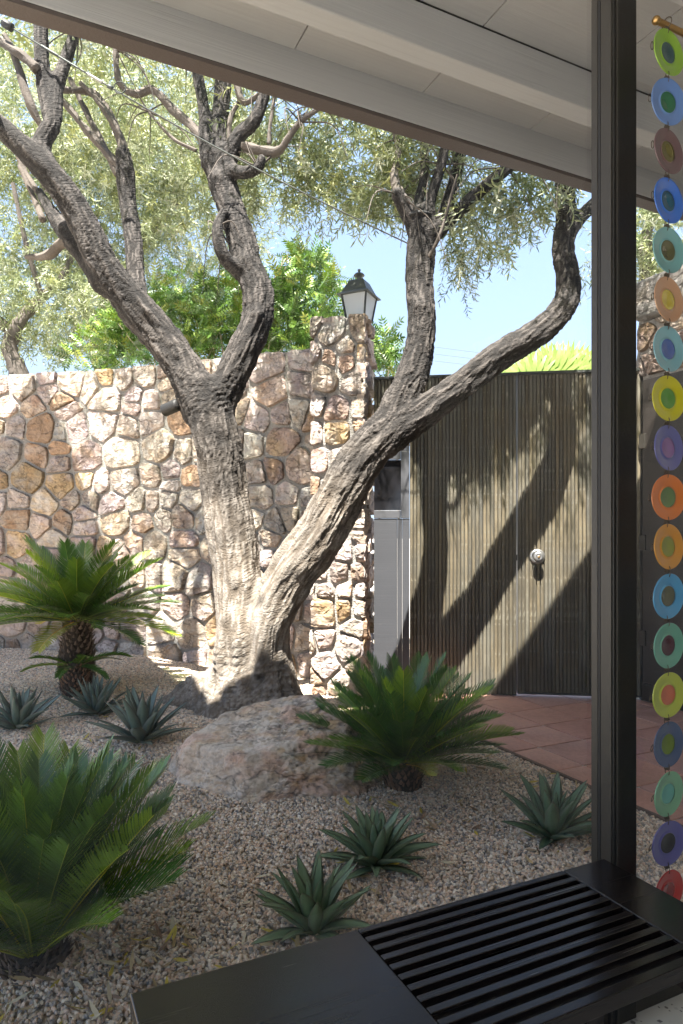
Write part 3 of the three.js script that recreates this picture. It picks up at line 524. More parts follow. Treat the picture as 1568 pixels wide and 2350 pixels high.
function branch(parent, list, mat = twigMat, sides = 8) { const s = smooth(nodesOf(list), 6), o = parent.position; const g = tube(s.pts.map((p) => p.clone().sub(o)), s.rad, sides, 0.25); return mesh('branch', g, mat, parent); }
[
  [[560, 335, 22, 4.15], [600, 345, 25, 4.1], [640, 345, 22, 4.05], [660, 320, 17, 4.0], [690, 280, 14, 3.95], [740, 245, 10, 3.9]],
  [[484, 345, 26, 4.2], [440, 290, 23, 4.25], [390, 245, 21, 4.3], [350, 205, 19, 4.3], [308, 216, 17, 4.3], [275, 190, 15, 4.28], [265, 100, 14, 4.25]],
  [[288, 370, 28, 4.3], [275, 320, 22, 4.32], [245, 250, 18, 4.35], [215, 215, 17, 4.35], [140, 205, 16, 4.3]],
  [[280, 390, 24, 4.3], [235, 340, 18, 4.3], [200, 300, 17, 4.3], [160, 250, 15, 4.3], [140, 225, 13, 4.3]],
  [[270, 400, 18, 4.3], [225, 310, 15, 4.35], [190, 240, 13, 4.38], [160, 180, 12, 4.4]],
  [[292, 360, 18, 4.3], [270, 300, 15, 4.3], [215, 220, 13, 4.3], [185, 190, 12, 4.3]],
  [[85, 160, 26, 3.9], [60, 135, 24, 3.9], [0, 95, 20, 3.9], [-40, 70, 18, 3.9]],
  [[100, 300, 12, 4.0], [70, 240, 22, 3.95], [30, 120, 16, 3.95], [10, 80, 14, 3.95]],
  [[600, 215, 12, 4.1], [560, 235, 16, 4.15], [545, 200, 18, 4.15], [540, 170, 16, 4.15]],
  [[526, 340, 14, 4.2], [530, 270, 12, 4.2], [555, 225, 10, 4.22]],
  [[618, 330, 10, 4.1], [620, 290, 9, 4.1], [632, 215, 7, 4.1]],
  [[450, 345, 9, 4.2], [400, 320, 8, 4.25], [340, 255, 6, 4.3]],
  [[45, 380, 10, 4.3], [80, 460, 14, 4.25], [100, 505, 18, 4.2]],
  [[60, 590, 10, 4.3], [115, 585, 24, 4.2], [140, 560, 26, 4.15], [165, 552, 24, 4.13]],
  [[918, 452, 30, 4.06], [905, 410, 22, 4.1], [915, 350, 16, 4.15], [900, 280, 12, 4.2]],
  [[94, 450, 18, 4.25], [60, 400, 14, 4.3], [30, 330, 10, 4.3]],
  [[985, 590, 12, 4.05], [1010, 540, 9, 3.98], [1030, 470, 7, 3.95], [1050, 400, 6, 3.9]],
].forEach((l) => branch(tree, l));

// ------------------------------------------------------------------ foliage
function leafStrip(pos, idx, base, dir, side, L, w, bend, up) {                    // four-triangle lance leaf
  const o = pos.length / 3, pt = (t, s) => { const q = base.clone().addScaledVector(dir, L * t).addScaledVector(side, s * w).addScaledVector(up, -bend * L * t * t + Math.abs(s) * w * 0.35); pos.push(q.x, q.y, q.z); };
  pt(0, 0); pt(0.35, -0.9); pt(0.35, 0.9); pt(0.72, -0.65); pt(0.72, 0.65); pt(1, 0);
  idx.push(o, o + 2, o + 1, o + 1, o + 2, o + 3, o + 2, o + 4, o + 3, o + 3, o + 4, o + 5);
}
function sprig(R, n, len, leafL, leafW) {
  const pos = [], idx = [], curve = (t) => V(0.02 * Math.sin(t * 3), len * t, 0.03 * t * t);
  for (let i = 0; i < n; i++) for (const s of [-1, 1]) {
    const t = (i + 0.6) / n, b = curve(t), a = i * 1.2 + (s > 0 ? 0 : Math.PI) + rr(R, -0.4, 0.4), d = V(Math.cos(a), rr(R, 0.5, 1.2), Math.sin(a)).normalize();
    const side = d.clone().cross(V(rr(R, -0.5, 0.5), 1, rr(R, -0.5, 0.5))).normalize(), up = side.clone().cross(d); leafStrip(pos, idx, b, d, side, leafL * rr(R, 0.75, 1.15), leafW, rr(R, -0.1, 0.25), up);
  }
  { const o = pos.length / 3; for (let i = 0; i <= 3; i++) { const q = curve(i / 3), w = 0.0016; pos.push(q.x - w, q.y, q.z, q.x + w, q.y, q.z); } for (let i = 0; i < 3; i++) { const a = o + i * 2; idx.push(a, a + 1, a + 2, a + 1, a + 3, a + 2); } }
  return geom(pos, idx);
}
const leafMat = (o = {}) => { const m = M([1, 1, 1], { roughness: 0.55, transmission: 0.5, thickness: 0, ...o }); m.side = THREE.DoubleSide; return m; };
const SR = rng(91), oliveSprigs = [sprig(SR, 7, 0.17, 0.058, 0.0062), sprig(SR, 8, 0.2, 0.062, 0.0058), sprig(SR, 6, 0.15, 0.054, 0.006)];
const oliveMat = leafMat();
const oliveTones = [[.29, .33, .14], [.23, .28, .10], [.36, .40, .21], [.44, .46, .31], [.35, .37, .13], [.18, .22, .085]];
const UPV = V(0, 1, 0);
function foliage(R, variants, tones) {
  const L = variants.map(() => []), C = variants.map(() => []);
  return {
    put(p, dir, s) { const k = Math.floor(R() * variants.length), q = new THREE.Quaternion().setFromUnitVectors(UPV, dir.clone().normalize()).multiply(new THREE.Quaternion().setFromAxisAngle(UPV, R() * 6.3)); L[k].push(new THREE.Matrix4().compose(p, q, V(s, s, s))); const t = tones[Math.floor(R() * tones.length)], b = rr(R, 0.8, 1.2); C[k].push(new THREE.Color().setRGB(t[0] * b, t[1] * b, t[2] * b)); },
    cloud(c, r, n, droop = 0.4, scale = 1, clump = 3) {                             // c, r Vector3; uneven clumps with gaps
      let made = 0, tries = 0;
      while (made < n && tries++ < n * 12) {
        const q = V(rr(R, -1, 1), rr(R, -1, 1), rr(R, -1, 1)); const l = q.lengthSq(); if (l > 1) continue;
        const p = V(c.x + q.x * r.x, c.y + q.y * r.y, c.z + q.z * r.z), d = N3(p.x * clump, p.y * clump, p.z * clump) + 0.6 * N3(p.x * clump * 2.7, p.y * clump * 2.7 + 9, p.z * clump * 2.7);
        if (d < 0.02 + 0.5 * (l - 0.55)) continue;
        this.put(p, V(rr(R, -1, 1) + q.x * 0.5, rr(R, -1, 1) - droop, rr(R, -1, 1) + q.z * 0.3), scale * rr(R, 0.75, 1.25)); made++;
      }
    },
    strand(p, n, step = 0.085) { let q = p.clone(), d = V(rr(R, -0.5, 0.5), -0.7, rr(R, -0.3, 0.3)); for (let i = 0; i < n; i++) { d.add(V(rr(R, -0.25, 0.25), -0.22, rr(R, -0.2, 0.2))).normalize(); this.put(q.clone(), d, rr(R, 0.6, 0.9)); q.addScaledVector(d, step); } },
    build(parent, mat, name = 'crown', label) { const o = parent.position; L.forEach((l, k) => { if (!l.length) return; l.forEach((m) => { m.elements[12] -= o.x; m.elements[13] -= o.y; m.elements[14] -= o.z; }); instances(name, variants[k], mat, l, C[k], parent, label); }); },
  };
}
{
  const R = rng(101), f = foliage(R, oliveSprigs, oliveTones), px = (u, v, ru, rv, d, rd, n, droop, s, cl) => f.cloud(P(u, v, d), V(ru / F * d, rv / F * d, rd), n, droop, s, cl);
  px(300, 200, 330, 220, 5.4, 0.4, 620, 0.5);
  px(640, 300, 150, 150, 4.5, 0.4, 330, 0.8);
  px(820, 380, 140, 120, 4.5, 0.4, 380, 0.8);
  px(950, 380, 90, 100, 4.35, 0.35, 260, 0.6);
  px(1110, 470, 110, 130, 4.3, 0.35, 235, 0.9);
  px(1230, 430, 90, 60, 4.2, 0.3, 90, 0.8);
  px(480, 430, 130, 120, 4.6, 0.3, 120, 0.6);
  for (let i = 0; i < 26; i++) f.strand(P(rr(R, 570, 760), rr(R, 380, 440), rr(R, 4.2, 4.7)), Math.floor(rr(R, 2, 5)));
  for (let i = 0; i < 12; i++) f.strand(P(rr(R, 780, 900), rr(R, 440, 480), rr(R, 4.2, 4.6)), Math.floor(rr(R, 1, 3)));
  for (let i = 0; i < 16; i++) f.strand(P(rr(R, 1010, 1070), rr(R, 540, 620), rr(R, 4.15, 4.4)), Math.floor(rr(R, 2, 4)));
  for (let i = 0; i < 12; i++) f.strand(P(rr(R, 1090, 1190), rr(R, 520, 590), rr(R, 4.15, 4.4)), Math.floor(rr(R, 1, 3)));
  for (let i = 0; i < 4; i++) f.strand(P(rr(R, 1335, 1420), rr(R, 560, 640), 4.25), 2);
  // the crown above the frame: dapples the wall and the gate
  f.cloud(V(-2.35, 4.75, -4.35), V(1.2, 0.5, 0.75), 330, 0.3, 1.25, 4.5);
  f.cloud(V(-1.0, 4.65, -4.3), V(1.1, 0.5, 0.75), 380, 0.3, 1.25, 4.5);
  f.cloud(V(0.35, 4.5, -4.1), V(1.0, 0.6, 0.8), 480, 0.3, 1.1, 2.2);
  f.cloud(V(1.2, 4.0, -3.85), V(0.9, 0.4, 0.4), 400, 0.3, 1.15, 4.5);
  f.build(tree, oliveMat);
  const tw = [], starts = [[740, 245, 3.9], [690, 280, 3.95], [612, 190, 4.1], [916, 447, 4.06], [973, 330, 4.25], [1013, 377, 4.05], [1060, 350, 4.2], [1165, 385, 4.0], [1230, 330, 3.95], [265, 110, 4.25], [445, 120, 4.25], [340, 255, 4.3], [180, 60, 4.0], [515, 120, 4.3], [593, 384, 4.06], [500, 520, 4.02]];
  for (let i = 0; i < 110; i++) { const [u, v, d] = starts[i % starts.length], a = P(u, v, d), b = P(u + rr(R, -130, 150), v + rr(R, -60, 170), d + rr(R, -0.25, 0.35)), m = a.clone().lerp(b, 0.5).add(V(rr(R, -0.06, 0.06), rr(R, 0.02, 0.14), rr(R, -0.05, 0.05))); const q = smooth([{ p: a, r: 0.0065 }, { p: m, r: 0.004 }, { p: b, r: 0.0015 }], 5); tw.push(tube(q.pts.map((p) => p.sub(tree.position)), q.rad, 4)); }
  mesh('twigs', mergeGeometries(tw), twigMat, tree, null, 'stuff');
}
function backTree(name, label, base, limbs, clouds, seed, tones = oliveTones) {
  const t = thing(name, label, 'tree', base, 0, null), R = rng(seed), f = foliage(R, oliveSprigs, tones);
  const g = mergeGeometries(limbs.map((l) => { const s = smooth(nodesOf(l), 5); return tube(s.pts.map((p) => p.clone().sub(base)), s.rad, 8, 0.3); })); mesh('trunk', g, twigMat, t);
  clouds.forEach(([u, v, ru, rv, d, rd, n]) => f.cloud(P(u, v, d), V(ru / F * d, rv / F * d, rd), n, 0.5, 1.15, 1.7)); f.build(t, oliveMat);
  return t;
}
backTree('olive_tree', 'silvery olive tree beyond the wall at the far left of the picture', V(-3.6, -0.05, -7.6), [
  [[50, 1460, 60, 7.6], [60, 1000, 50, 7.6], [45, 860, 44, 7.6], [22, 800, 38, 7.6], [40, 745, 30, 7.6], [90, 690, 24, 7.8], [160, 600, 18, 8], [120, 480, 14, 8], [60, 320, 10, 8]],
  [[40, 780, 30, 7.6], [0, 740, 26, 7.6], [-60, 700, 20, 7.6]], [[100, 690, 14, 7.8], [60, 560, 12, 7.6], [30, 420, 10, 7.5]]],
  [[60, 700, 260, 150, 7.8, 0.6, 900], [150, 480, 280, 200, 8.2, 0.8, 1500], [80, 250, 260, 200, 8.0, 0.8, 1300], [300, 330, 200, 180, 8.2, 0.7, 900]], 111);
backTree('olive_tree', 'pale olive tree filling the background behind the left forks of the big olive', V(-2.6, -0.05, -8.6), [
  [[300, 1440, 50, 8.6], [270, 1000, 46, 8.6], [235, 860, 40, 8.6], [225, 780, 34, 8.6], [250, 690, 26, 8.6], [330, 560, 20, 8.8], [420, 440, 14, 9], [470, 300, 10, 9]],
  [[228, 790, 26, 8.6], [190, 700, 20, 8.6], [185, 600, 14, 8.7], [230, 480, 10, 8.8]]],
  [[400, 560, 220, 200, 9.0, 0.9, 1300], [380, 330, 260, 220, 9.2, 0.9, 1500], [200, 700, 220, 130, 8.8, 0.7, 800], [560, 420, 120, 140, 9.0, 0.6, 350]], 121);
backTree('olive_tree', 'olive tree beyond the entry wall seen between post and glass discs', V(2.75, -0.05, -6.6), [
  [[1440, 1490, 60, 6.6], [1470, 1000, 50, 6.6], [1490, 700, 40, 6.6], [1480, 560, 30, 6.6], [1520, 420, 20, 6.6]]],
  [[1500, 540, 110, 120, 6.5, 0.6, 420], [1540, 380, 140, 120, 6.5, 0.6, 350]], 131);
// shrub with feathery leaves behind the wall
function pinnate(R) { const pos = [], idx = []; for (let i = 0; i < 6; i++) for (const s of [-1, 1]) { const t = (i + 1) / 6.4, b = V(0, 0.13 * t, -0.02 * t * t), d = V(s, 0.55, -0.1).normalize(), side = d.clone().cross(V(0, 0, 1)).normalize(); leafStrip(pos, idx, b, d, side, rr(R, 0.034, 0.046), 0.0075, 0.2, V(0, 0, 1)); } leafStrip(pos, idx, V(0, 0.12, -0.02), V(0, 1, 0), V(1, 0, 0), 0.045, 0.0075, 0.2, V(0, 0, 1)); const o = pos.length / 3; pos.push(-0.001, 0, 0, 0.001, 0, 0, 0, 0.13, -0.02); idx.push(o, o + 1, o + 2); return geom(pos, idx); }
{
  const R = rng(141), vs = [pinnate(R), pinnate(R), pinnate(R)], tones = [[.14, .27, .035], [.19, .33, .04], [.10, .20, .03], [.27, .38, .045], [.08, .15, .025], [.12, .23, .035], [.30, .33, .05]];
  const mk = (label, base, clouds, stems) => {
    const t = thing('flowering_shrub', label, 'shrub', base), f = foliage(R, vs, tones), o = base;
    clouds.forEach(([u, v, ru, rv, d, rd, n]) => { const c = P(u, v, d), r = V(ru / F * d, rv / F * d, rd); f.cloud(c, r, n, -0.3, 1.15, 2.6); });
    const gs = []; for (let i = 0; i < stems; i++) { const [u, v, ru, rv, d] = clouds[i % clouds.length], b = V(base.x + rr(R, -0.8, 0.8), 1.2, base.z + rr(R, -0.2, 0.2)), e = P(u + rr(R, -ru, ru) * 0.8, v + rr(R, -rv, rv * 0.5) * 0.8, d + rr(R, -0.2, 0.2)); const m = b.clone().lerp(e, 0.5).add(V(rr(R, -0.1, 0.1), 0.15, 0)); const s = smooth([{ p: b.sub(o), r: 0.011 }, { p: m.sub(o), r: 0.008 }, { p: e.sub(o), r: 0.004 }], 5); gs.push(tube(s.pts, s.rad, 5)); }
    mesh('stems', mergeGeometries(gs), M([0.36, 0.30, 0.22], { roughness: 0.9 }), t); f.build(t, leafMat({ transmission: 0.45, roughness: 0.4 }), 'foliage');
  };
  mk('bright yellow green feathery shrub rising over the wall left of the lantern', V(-0.9, -0.05, -6.6), [[430, 740, 140, 120, 6.4, 0.35, 620], [560, 740, 120, 130, 6.5, 0.4, 620], [690, 710, 110, 130, 6.3, 0.35, 720], [330, 790, 100, 80, 6.6, 0.3, 260], [735, 780, 60, 80, 6.2, 0.25, 240], [690, 620, 60, 50, 6.3, 0.3, 90], [240, 800, 80, 70, 6.8, 0.3, 140]], 46);
  mk('small green feathery shrub between the stone pillar and the gate top', V(0.4, -0.05, -6.0), [[880, 800, 32, 50, 5.9, 0.25, 80], [885, 850, 34, 50, 5.9, 0.25, 60]], 6);
}
{ // fan palm beyond the gate
  const b = V(2.9, -0.05, -9.2), t = thing('fan_palm', 'fan palm with yellow green leaves showing above the gate', 'palm', b), R = rng(151);
  const tr = [], rd = []; for (let i = 0; i <= 10; i++) { tr.push(V(0, 3.05 * i / 10, 0)); rd.push(0.16 + 0.02 * (i & 1)); } mesh('trunk', tube(tr, rd, 10, 0.2), twigMat, t);
  const fanMat = leafMat({ transmission: 0.4, roughness: 0.45 }); fanMat.color.setRGB(0.20, 0.30, 0.035);
  const fan = () => { const pos = [], idx = [], n = 30; for (let i = 0; i < n; i++) { const a = (i / (n - 1) - 0.5) * 4.3, l = 0.5 * (0.8 + 0.2 * Math.cos(a * 0.7)), d = V(Math.sin(a), Math.cos(a), 0), s = V(Math.cos(a), -Math.sin(a), 0), o = pos.length / 3, w = 0.019; for (const [q, k, dz] of [[0, 0.1, 0], [0.55, 1.6, 0.012 * (i & 1 ? 1 : -1)], [0.82, 0.8, -0.02], [1, 0, -0.09 * R()]]) { const p = d.clone().multiplyScalar(l * q); pos.push(p.x - s.x * w * k, p.y - s.y * w * k, dz + 0.06 * q * q, p.x + s.x * w * k, p.y + s.y * w * k, dz - 0.0 + 0.06 * q * q); } for (let j = 0; j < 3; j++) { const a0 = o + j * 2; idx.push(a0, a0 + 1, a0 + 2, a0 + 1, a0 + 3, a0 + 2); } } return geom(pos, idx); };
  const fans = [fan(), fan(), fan()];
  for (let i = 0; i < 15; i++) {
    const az = i * 2.4, el = 0.25 + 0.85 * (i / 15), len = rr(R, 0.4, 0.62), tip = V(Math.cos(az) * Math.cos(el) * len, 3.02 + Math.sin(el) * len * 0.75, Math.sin(az) * Math.cos(el) * len);
    const st = mesh('frond', tube([V(0, 2.98, 0), tip.clone().multiplyScalar(0.5).add(V(0, 1.54, 0)), tip], [0.014, 0.012, 0.01], 5), fanMat, t);
    const bl = mesh('blade', fans[i % 3], fanMat, st); bl.position.copy(tip); bl.lookAt(V(tip.x * 3 + rr(R, -0.5, 0.5), tip.y + 1.5, tip.z * 3 + 1.2)); bl.rotateZ(rr(R, -0.5, 0.5));
  }
}

// ------------------------------------------------------------------ cycads
function frondGeo(R, L, pairs, leafL, arch, vee, lw = 0.0042) {
  const pos = [], idx = [], col = [], N = 24, pts = []; let p = V(0, 0, 0), th = 0;
  const twist = rr(R, -0.15, 0.15);
  for (let i = 0; i <= N; i++) { const t = i / N; pts.push({ p: p.clone(), th }); th = -arch * t * t; p = p.clone().add(V(twist * t * 0.02, Math.sin(th) * L / N, Math.cos(th) * L / N)); }
  const at = (t) => { const k = Math.min(t * N, N - 1e-6), i = Math.floor(k), f = k - i; return { p: pts[i].p.clone().lerp(pts[i + 1].p, f), th: lerp(pts[i].th, pts[i + 1].th, f) }; };
  for (let i = 0; i <= N; i++) { const q = pts[i], w = lerp(0.0065, 0.0015, i / N); for (const [a, b] of [[-1, 0], [0, 0.9], [1, 0], [0, -0.7]]) { pos.push(q.p.x + a * w, q.p.y + b * w, q.p.z); col.push(.22, .26, .05); } }
  for (let i = 0; i < N; i++) for (let k = 0; k < 4; k++) { const a = i * 4 + k, b = i * 4 + (k + 1) % 4; idx.push(a, b, a + 4, b, b + 4, a + 4); }
  for (let i = 0; i < pairs; i++) for (const s of [-1, 1]) {
    const t = lerp(0.1, 0.995, (i + (s > 0 ? 0.2 : 0)) / pairs), q = at(t), l = leafL * (0.4 + 0.6 * Math.sin(Math.PI * clamp(0.12 + t * 0.8))) * (t > 0.85 ? lerp(1, 0.7, (t - 0.85) / 0.15) : 1) * rr(R, 0.93, 1.07);
    const fwd = lerp(0.55, 1.6, t * t) + rr(R, -0.06, 0.06), T1 = V(0, Math.sin(q.th), Math.cos(q.th)), U1 = V(0, Math.cos(q.th), -Math.sin(q.th));
    const d = V(s, 0, 0).addScaledVector(T1, fwd).addScaledVector(U1, vee + rr(R, -0.06, 0.06)).normalize(), wdir = T1.clone().sub(d.clone().multiplyScalar(T1.dot(d))).normalize(), o = pos.length / 3, droop = rr(R, 0.05, 0.16), g = rr(R, 0.85, 1.15);
    for (const [k, w] of [[0, 0.7], [0.4, 1], [0.78, 0.75], [1, 0]]) { const m = q.p.clone().addScaledVector(d, l * k).addScaledVector(U1, -droop * l * k * k).addScaledVector(T1, 0.12 * l * k * k), W = lw * w; pos.push(m.x - wdir.x * W, m.y - wdir.y * W, m.z - wdir.z * W); col.push(.075 * g, .15 * g, .03 * g); if (w) { pos.push(m.x + wdir.x * W, m.y + wdir.y * W, m.z + wdir.z * W); col.push(.075 * g, .15 * g, .03 * g); } }
    idx.push(o, o + 1, o + 2, o + 1, o + 3, o + 2, o + 2, o + 3, o + 4, o + 3, o + 5, o + 4, o + 4, o + 5, o + 6);
  }
  return geom(pos, idx, null, col);
}
const cycadMats = [[1.25, 1.25, 1], [0.85, 1, 1], [2.8, 2.2, 0.9], [1.95, 1.75, 0.9], [5, 2.4, 2.4]].map((c) => { const m = leafMat({ vertexColors: true, roughness: 0.27, transmission: 0.25 }); m.color.setRGB(...c); return m; });
const stumpMat = M([1, 1, 1], { vertexColors: true, roughness: 0.95, bumpMap: T.grit, bumpScale: 0.004 });
function cycadTrunk(R, r, h, red) {
  const gs = [], pos = [], rad = []; for (let i = 0; i <= 8; i++) { const t = i / 8; pos.push(V(0, -0.03 + (h + 0.03) * t, 0)); rad.push(r * (0.86 + 0.14 * Math.sin(t * 3) - 0.25 * t * t)); }
  const core = tube(pos, rad, 16, 0.15).toNonIndexed(); core.deleteAttribute('uv'); core.setAttribute('color', new THREE.Float32BufferAttribute(new Float32Array(core.attributes.position.count * 3).map((_, i) => [.035, .025, .02][i % 3]), 3)); gs.push(core);
  const n = Math.round(900 * r * (h + 0.08) / 0.12 * 0.35) + 60;
  for (let i = 0; i < n; i++) {
    const t = (i + 0.5) / n, y = h * t * 1.02 - 0.01, a = i * 2.39996, k = r * (0.86 + 0.14 * Math.sin(t * 3) - 0.25 * t * t) * 0.98, s = rr(R, 0.7, 1.3);
    const g = new THREE.ConeGeometry(0.011 * s, 0.042 * s, 4, 1).toNonIndexed(); g.deleteAttribute('uv'); g.scale(1.4, 1, 0.7); g.translate(0, 0.014, 0); g.rotateX(rr(R, 0.25, 0.9)); g.rotateY(Math.PI / 2 - a); g.translate(Math.cos(a) * k, y, Math.sin(a) * k);
    const c = mix3([.07, .05, .04], red ? [.26, .14, .08] : [.15, .11, .085], R()); g.setAttribute('color', new THREE.Float32BufferAttribute(new Float32Array(g.attributes.position.count * 3).map((_, j) => c[j % 3]), 3)); gs.push(g);
  }
  const g = mergeGeometries(gs); g.setAttribute('uv', new THREE.Float32BufferAttribute(new Float32Array(g.attributes.position.count * 2).map((_, i) => g.attributes.position.array[(i >> 1) * 3 + (i & 1)] * 3), 2)); g.computeVertexNormals(); return g;
}
function cycad(label, at, o) {
  const R = rng(o.seed), t = thing('sago_palm', label, 'cycad', V(at.x, gh(at.x, at.z), at.z));
  mesh('trunk', cycadTrunk(R, o.r, o.h, o.red), stumpMat, t);
  const geos = []; for (let i = 0; i < 5; i++) geos.push(frondGeo(R, 1, Math.round(o.pairs * rr(R, 0.95, 1.05)), o.leafL / o.L, rr(R, o.arch[0], o.arch[1]), rr(R, 0.3, 0.55), (o.lw ?? 0.004) / o.L));
  const N = o.n; let k = 0;
  for (let i = 0; i < N; i++) {
    const q = (i + 0.5) / N, az = i * 2.39996 + (o.turn ?? 0), el = lerp(o.el[1], o.el[0], Math.pow(q, 0.75)) + rr(R, -0.08, 0.08);
    if (o.skip && o.skip(az, el)) continue;
    const m = mesh('frond', geos[i % 5], cycadMats[o.dark && R() < 0.55 ? 1 : q > 0.9 && R() < 0.4 ? 4 : R() < 0.14 ? 2 : R() < 0.3 ? 1 : R() < 0.55 ? 3 : 0], t), s = o.L * rr(R, 0.86, 1.1);
    m.scale.setScalar(s); m.rotation.order = 'YXZ'; m.rotation.set(-el, az, rr(R, -0.35, 0.35)); m.position.set(Math.sin(az) * o.r * 0.3, o.h - 0.01, Math.cos(az) * o.r * 0.3);
  }
  return t;
}
{
  const gp = (u, v, y = 0) => { const d = (EYE - y) * F / (v - VH); return P(u, v, d); };
  cycad('low sago palm with green arching fronds right of the boulder', gp(925, 1800, 0), { seed: 201, r: 0.085, h: 0.11, n: 84, dark: 1, L: 0.48, leafL: 0.095, pairs: 54, lw: 0.0024, arch: [0.15, 0.5], el: [0.2, 1.4], red: true });
  cycad('big sago palm with upright glossy fronds at the lower left corner', gp(75, 2200, 0), { seed: 202, r: 0.085, h: 0.03, n: 80, L: 0.51, leafL: 0.105, pairs: 58, lw: 0.0024, arch: [0.05, 0.35], el: [0.62, 1.5], red: false });
  cycad('sago palm on a stout dark trunk against the left of the stone wall', gp(178, 1592, 0.07), { seed: 203, r: 0.115, h: 0.47, n: 60, L: 0.6, leafL: 0.12, pairs: 60, lw: 0.0032, arch: [0.15, 0.5], el: [-0.05, 1.3], red: false });
  cycad('small sago palm pup at the foot of the stout trunk', gp(172, 1606, 0.07), { seed: 204, r: 0.08, h: 0.2, n: 9, L: 0.3, leafL: 0.06, pairs: 34, arch: [0.3, 0.8], el: [0.0, 0.7], red: true, turn: 0.7 });
}

// ------------------------------------------------------------------ agaves
const agaveMat = M([1, 1, 1], { vertexColors: true, roughness: 0.5, bumpMap: T.grit, bumpScale: 0.0005 });
function agaveLeaf(R, L, w, tone) {
  const pos = [], col = [], uv = [], idx = [], n = 12, bend = rr(R, -0.12, 0.28);
  for (let i = 0; i <= n; i++) {
    const t = i / n, W = w * Math.pow(Math.sin(Math.PI * clamp(0.14 + 0.86 * Math.pow(t, 0.85))), 0.8) * (t > 0.98 ? 0.05 : 1) + 0.0006, th = 0.15 * w * (1 - t) + 0.001, z = L * t, y = -bend * L * t * t + 0.02 * L * Math.sin(t * 3);
    const prof = [[-1, 0.42], [-0.5, 0.08], [0, -0.02], [0.5, 0.08], [1, 0.42], [0.5, -0.1 - 0.3], [0, -0.55], [-0.5, -0.4]];
    prof.forEach(([a, b], k) => { pos.push(a * W, y + b * W * 0.55 - (k > 4 ? th : 0), z); uv.push(a * W, z); const edge = Math.abs(a) === 1 ? 0.5 : 0, tip = sstep(0.9, 1, t), low = sstep(0.3, 0, t); let c = mix3(tone, [.20, .25, .09], low * 0.6); c = mix3(c, [.09, .045, .03], Math.max(edge, tip)); const st = 1 + 0.12 * N3(a * 3, t * 6, L * 50); col.push(...c.map((x) => x * st)); });
  }
  for (let i = 0; i < n; i++) for (let k = 0; k < 8; k++) { const a = i * 8 + k, b = i * 8 + (k + 1) % 8; idx.push(a, a + 8, b, b, a + 8, b + 8); }
  return geom(pos, idx, uv, col);
}
function agave(label, at, o) {
  const R = rng(o.seed), t = thing('agave', label, 'agave', V(at.x, gh(at.x, at.z) - 0.01, at.z)), g = []; for (let i = 0; i < 6; i++) g.push(agaveLeaf(R, 1, 0.115 * rr(R, 0.8, 1.25) * (o.wide ?? 1), o.tone));
  for (let i = 0; i < o.n; i++) {
    const q = (i + 0.5) / o.n, m = mesh('leaf', g[i % 6], agaveMat, t), az = i * 2.39996 + o.seed, el = lerp(1.5, o.low ?? 0.2, Math.pow(q, 1.05)) + rr(R, -0.1, 0.1);
    m.rotation.order = 'YXZ'; m.rotation.set(-el, az, rr(R, -0.2, 0.2)); m.scale.setScalar(o.L * lerp(0.8, 1.05, Math.sin(q * 2.6)) * rr(R, 0.88, 1.1)); m.position.set(Math.sin(az) * 0.015, 0.035 - 0.025 * q, Math.cos(az) * 0.015);
  }
}
{
  const gp = (u, v, y = 0) => P(u, v, (EYE - y) * F / (v - VH)), gr = [.13, .205, .11], bl = [.11, .165, .14];
  agave('green agave rosette nearest the bench edge, lowest on the gravel', gp(722, 2135), { seed: 301, n: 27, L: 0.195, low: 0.35, tone: gr });
  agave('green agave in the middle of the gravel below the low sago palm', gp(862, 1978), { seed: 302, n: 34, L: 0.19, low: 0.1, tone: [.14, .21, .12] });
  agave('green agave close to the window post beside the tiles', gp(1268, 1918), { seed: 303, n: 30, L: 0.215, low: 0.25, tone: [.11, .18, .105] });
  agave('blue green agave left of the boulder', gp(325, 1728, 0.03), { seed: 304, n: 30, L: 0.27, tone: bl, wide: 0.9 });
  agave('blue green agave at the foot of the stout sago palm trunk', gp(222, 1650, 0.06), { seed: 305, n: 40, L: 0.23, tone: bl, wide: 0.85 });
  agave('blue green agave half hidden behind the big sago palm at left', gp(42, 1690, 0.05), { seed: 306, n: 26, L: 0.24, tone: bl, wide: 0.9 });
}

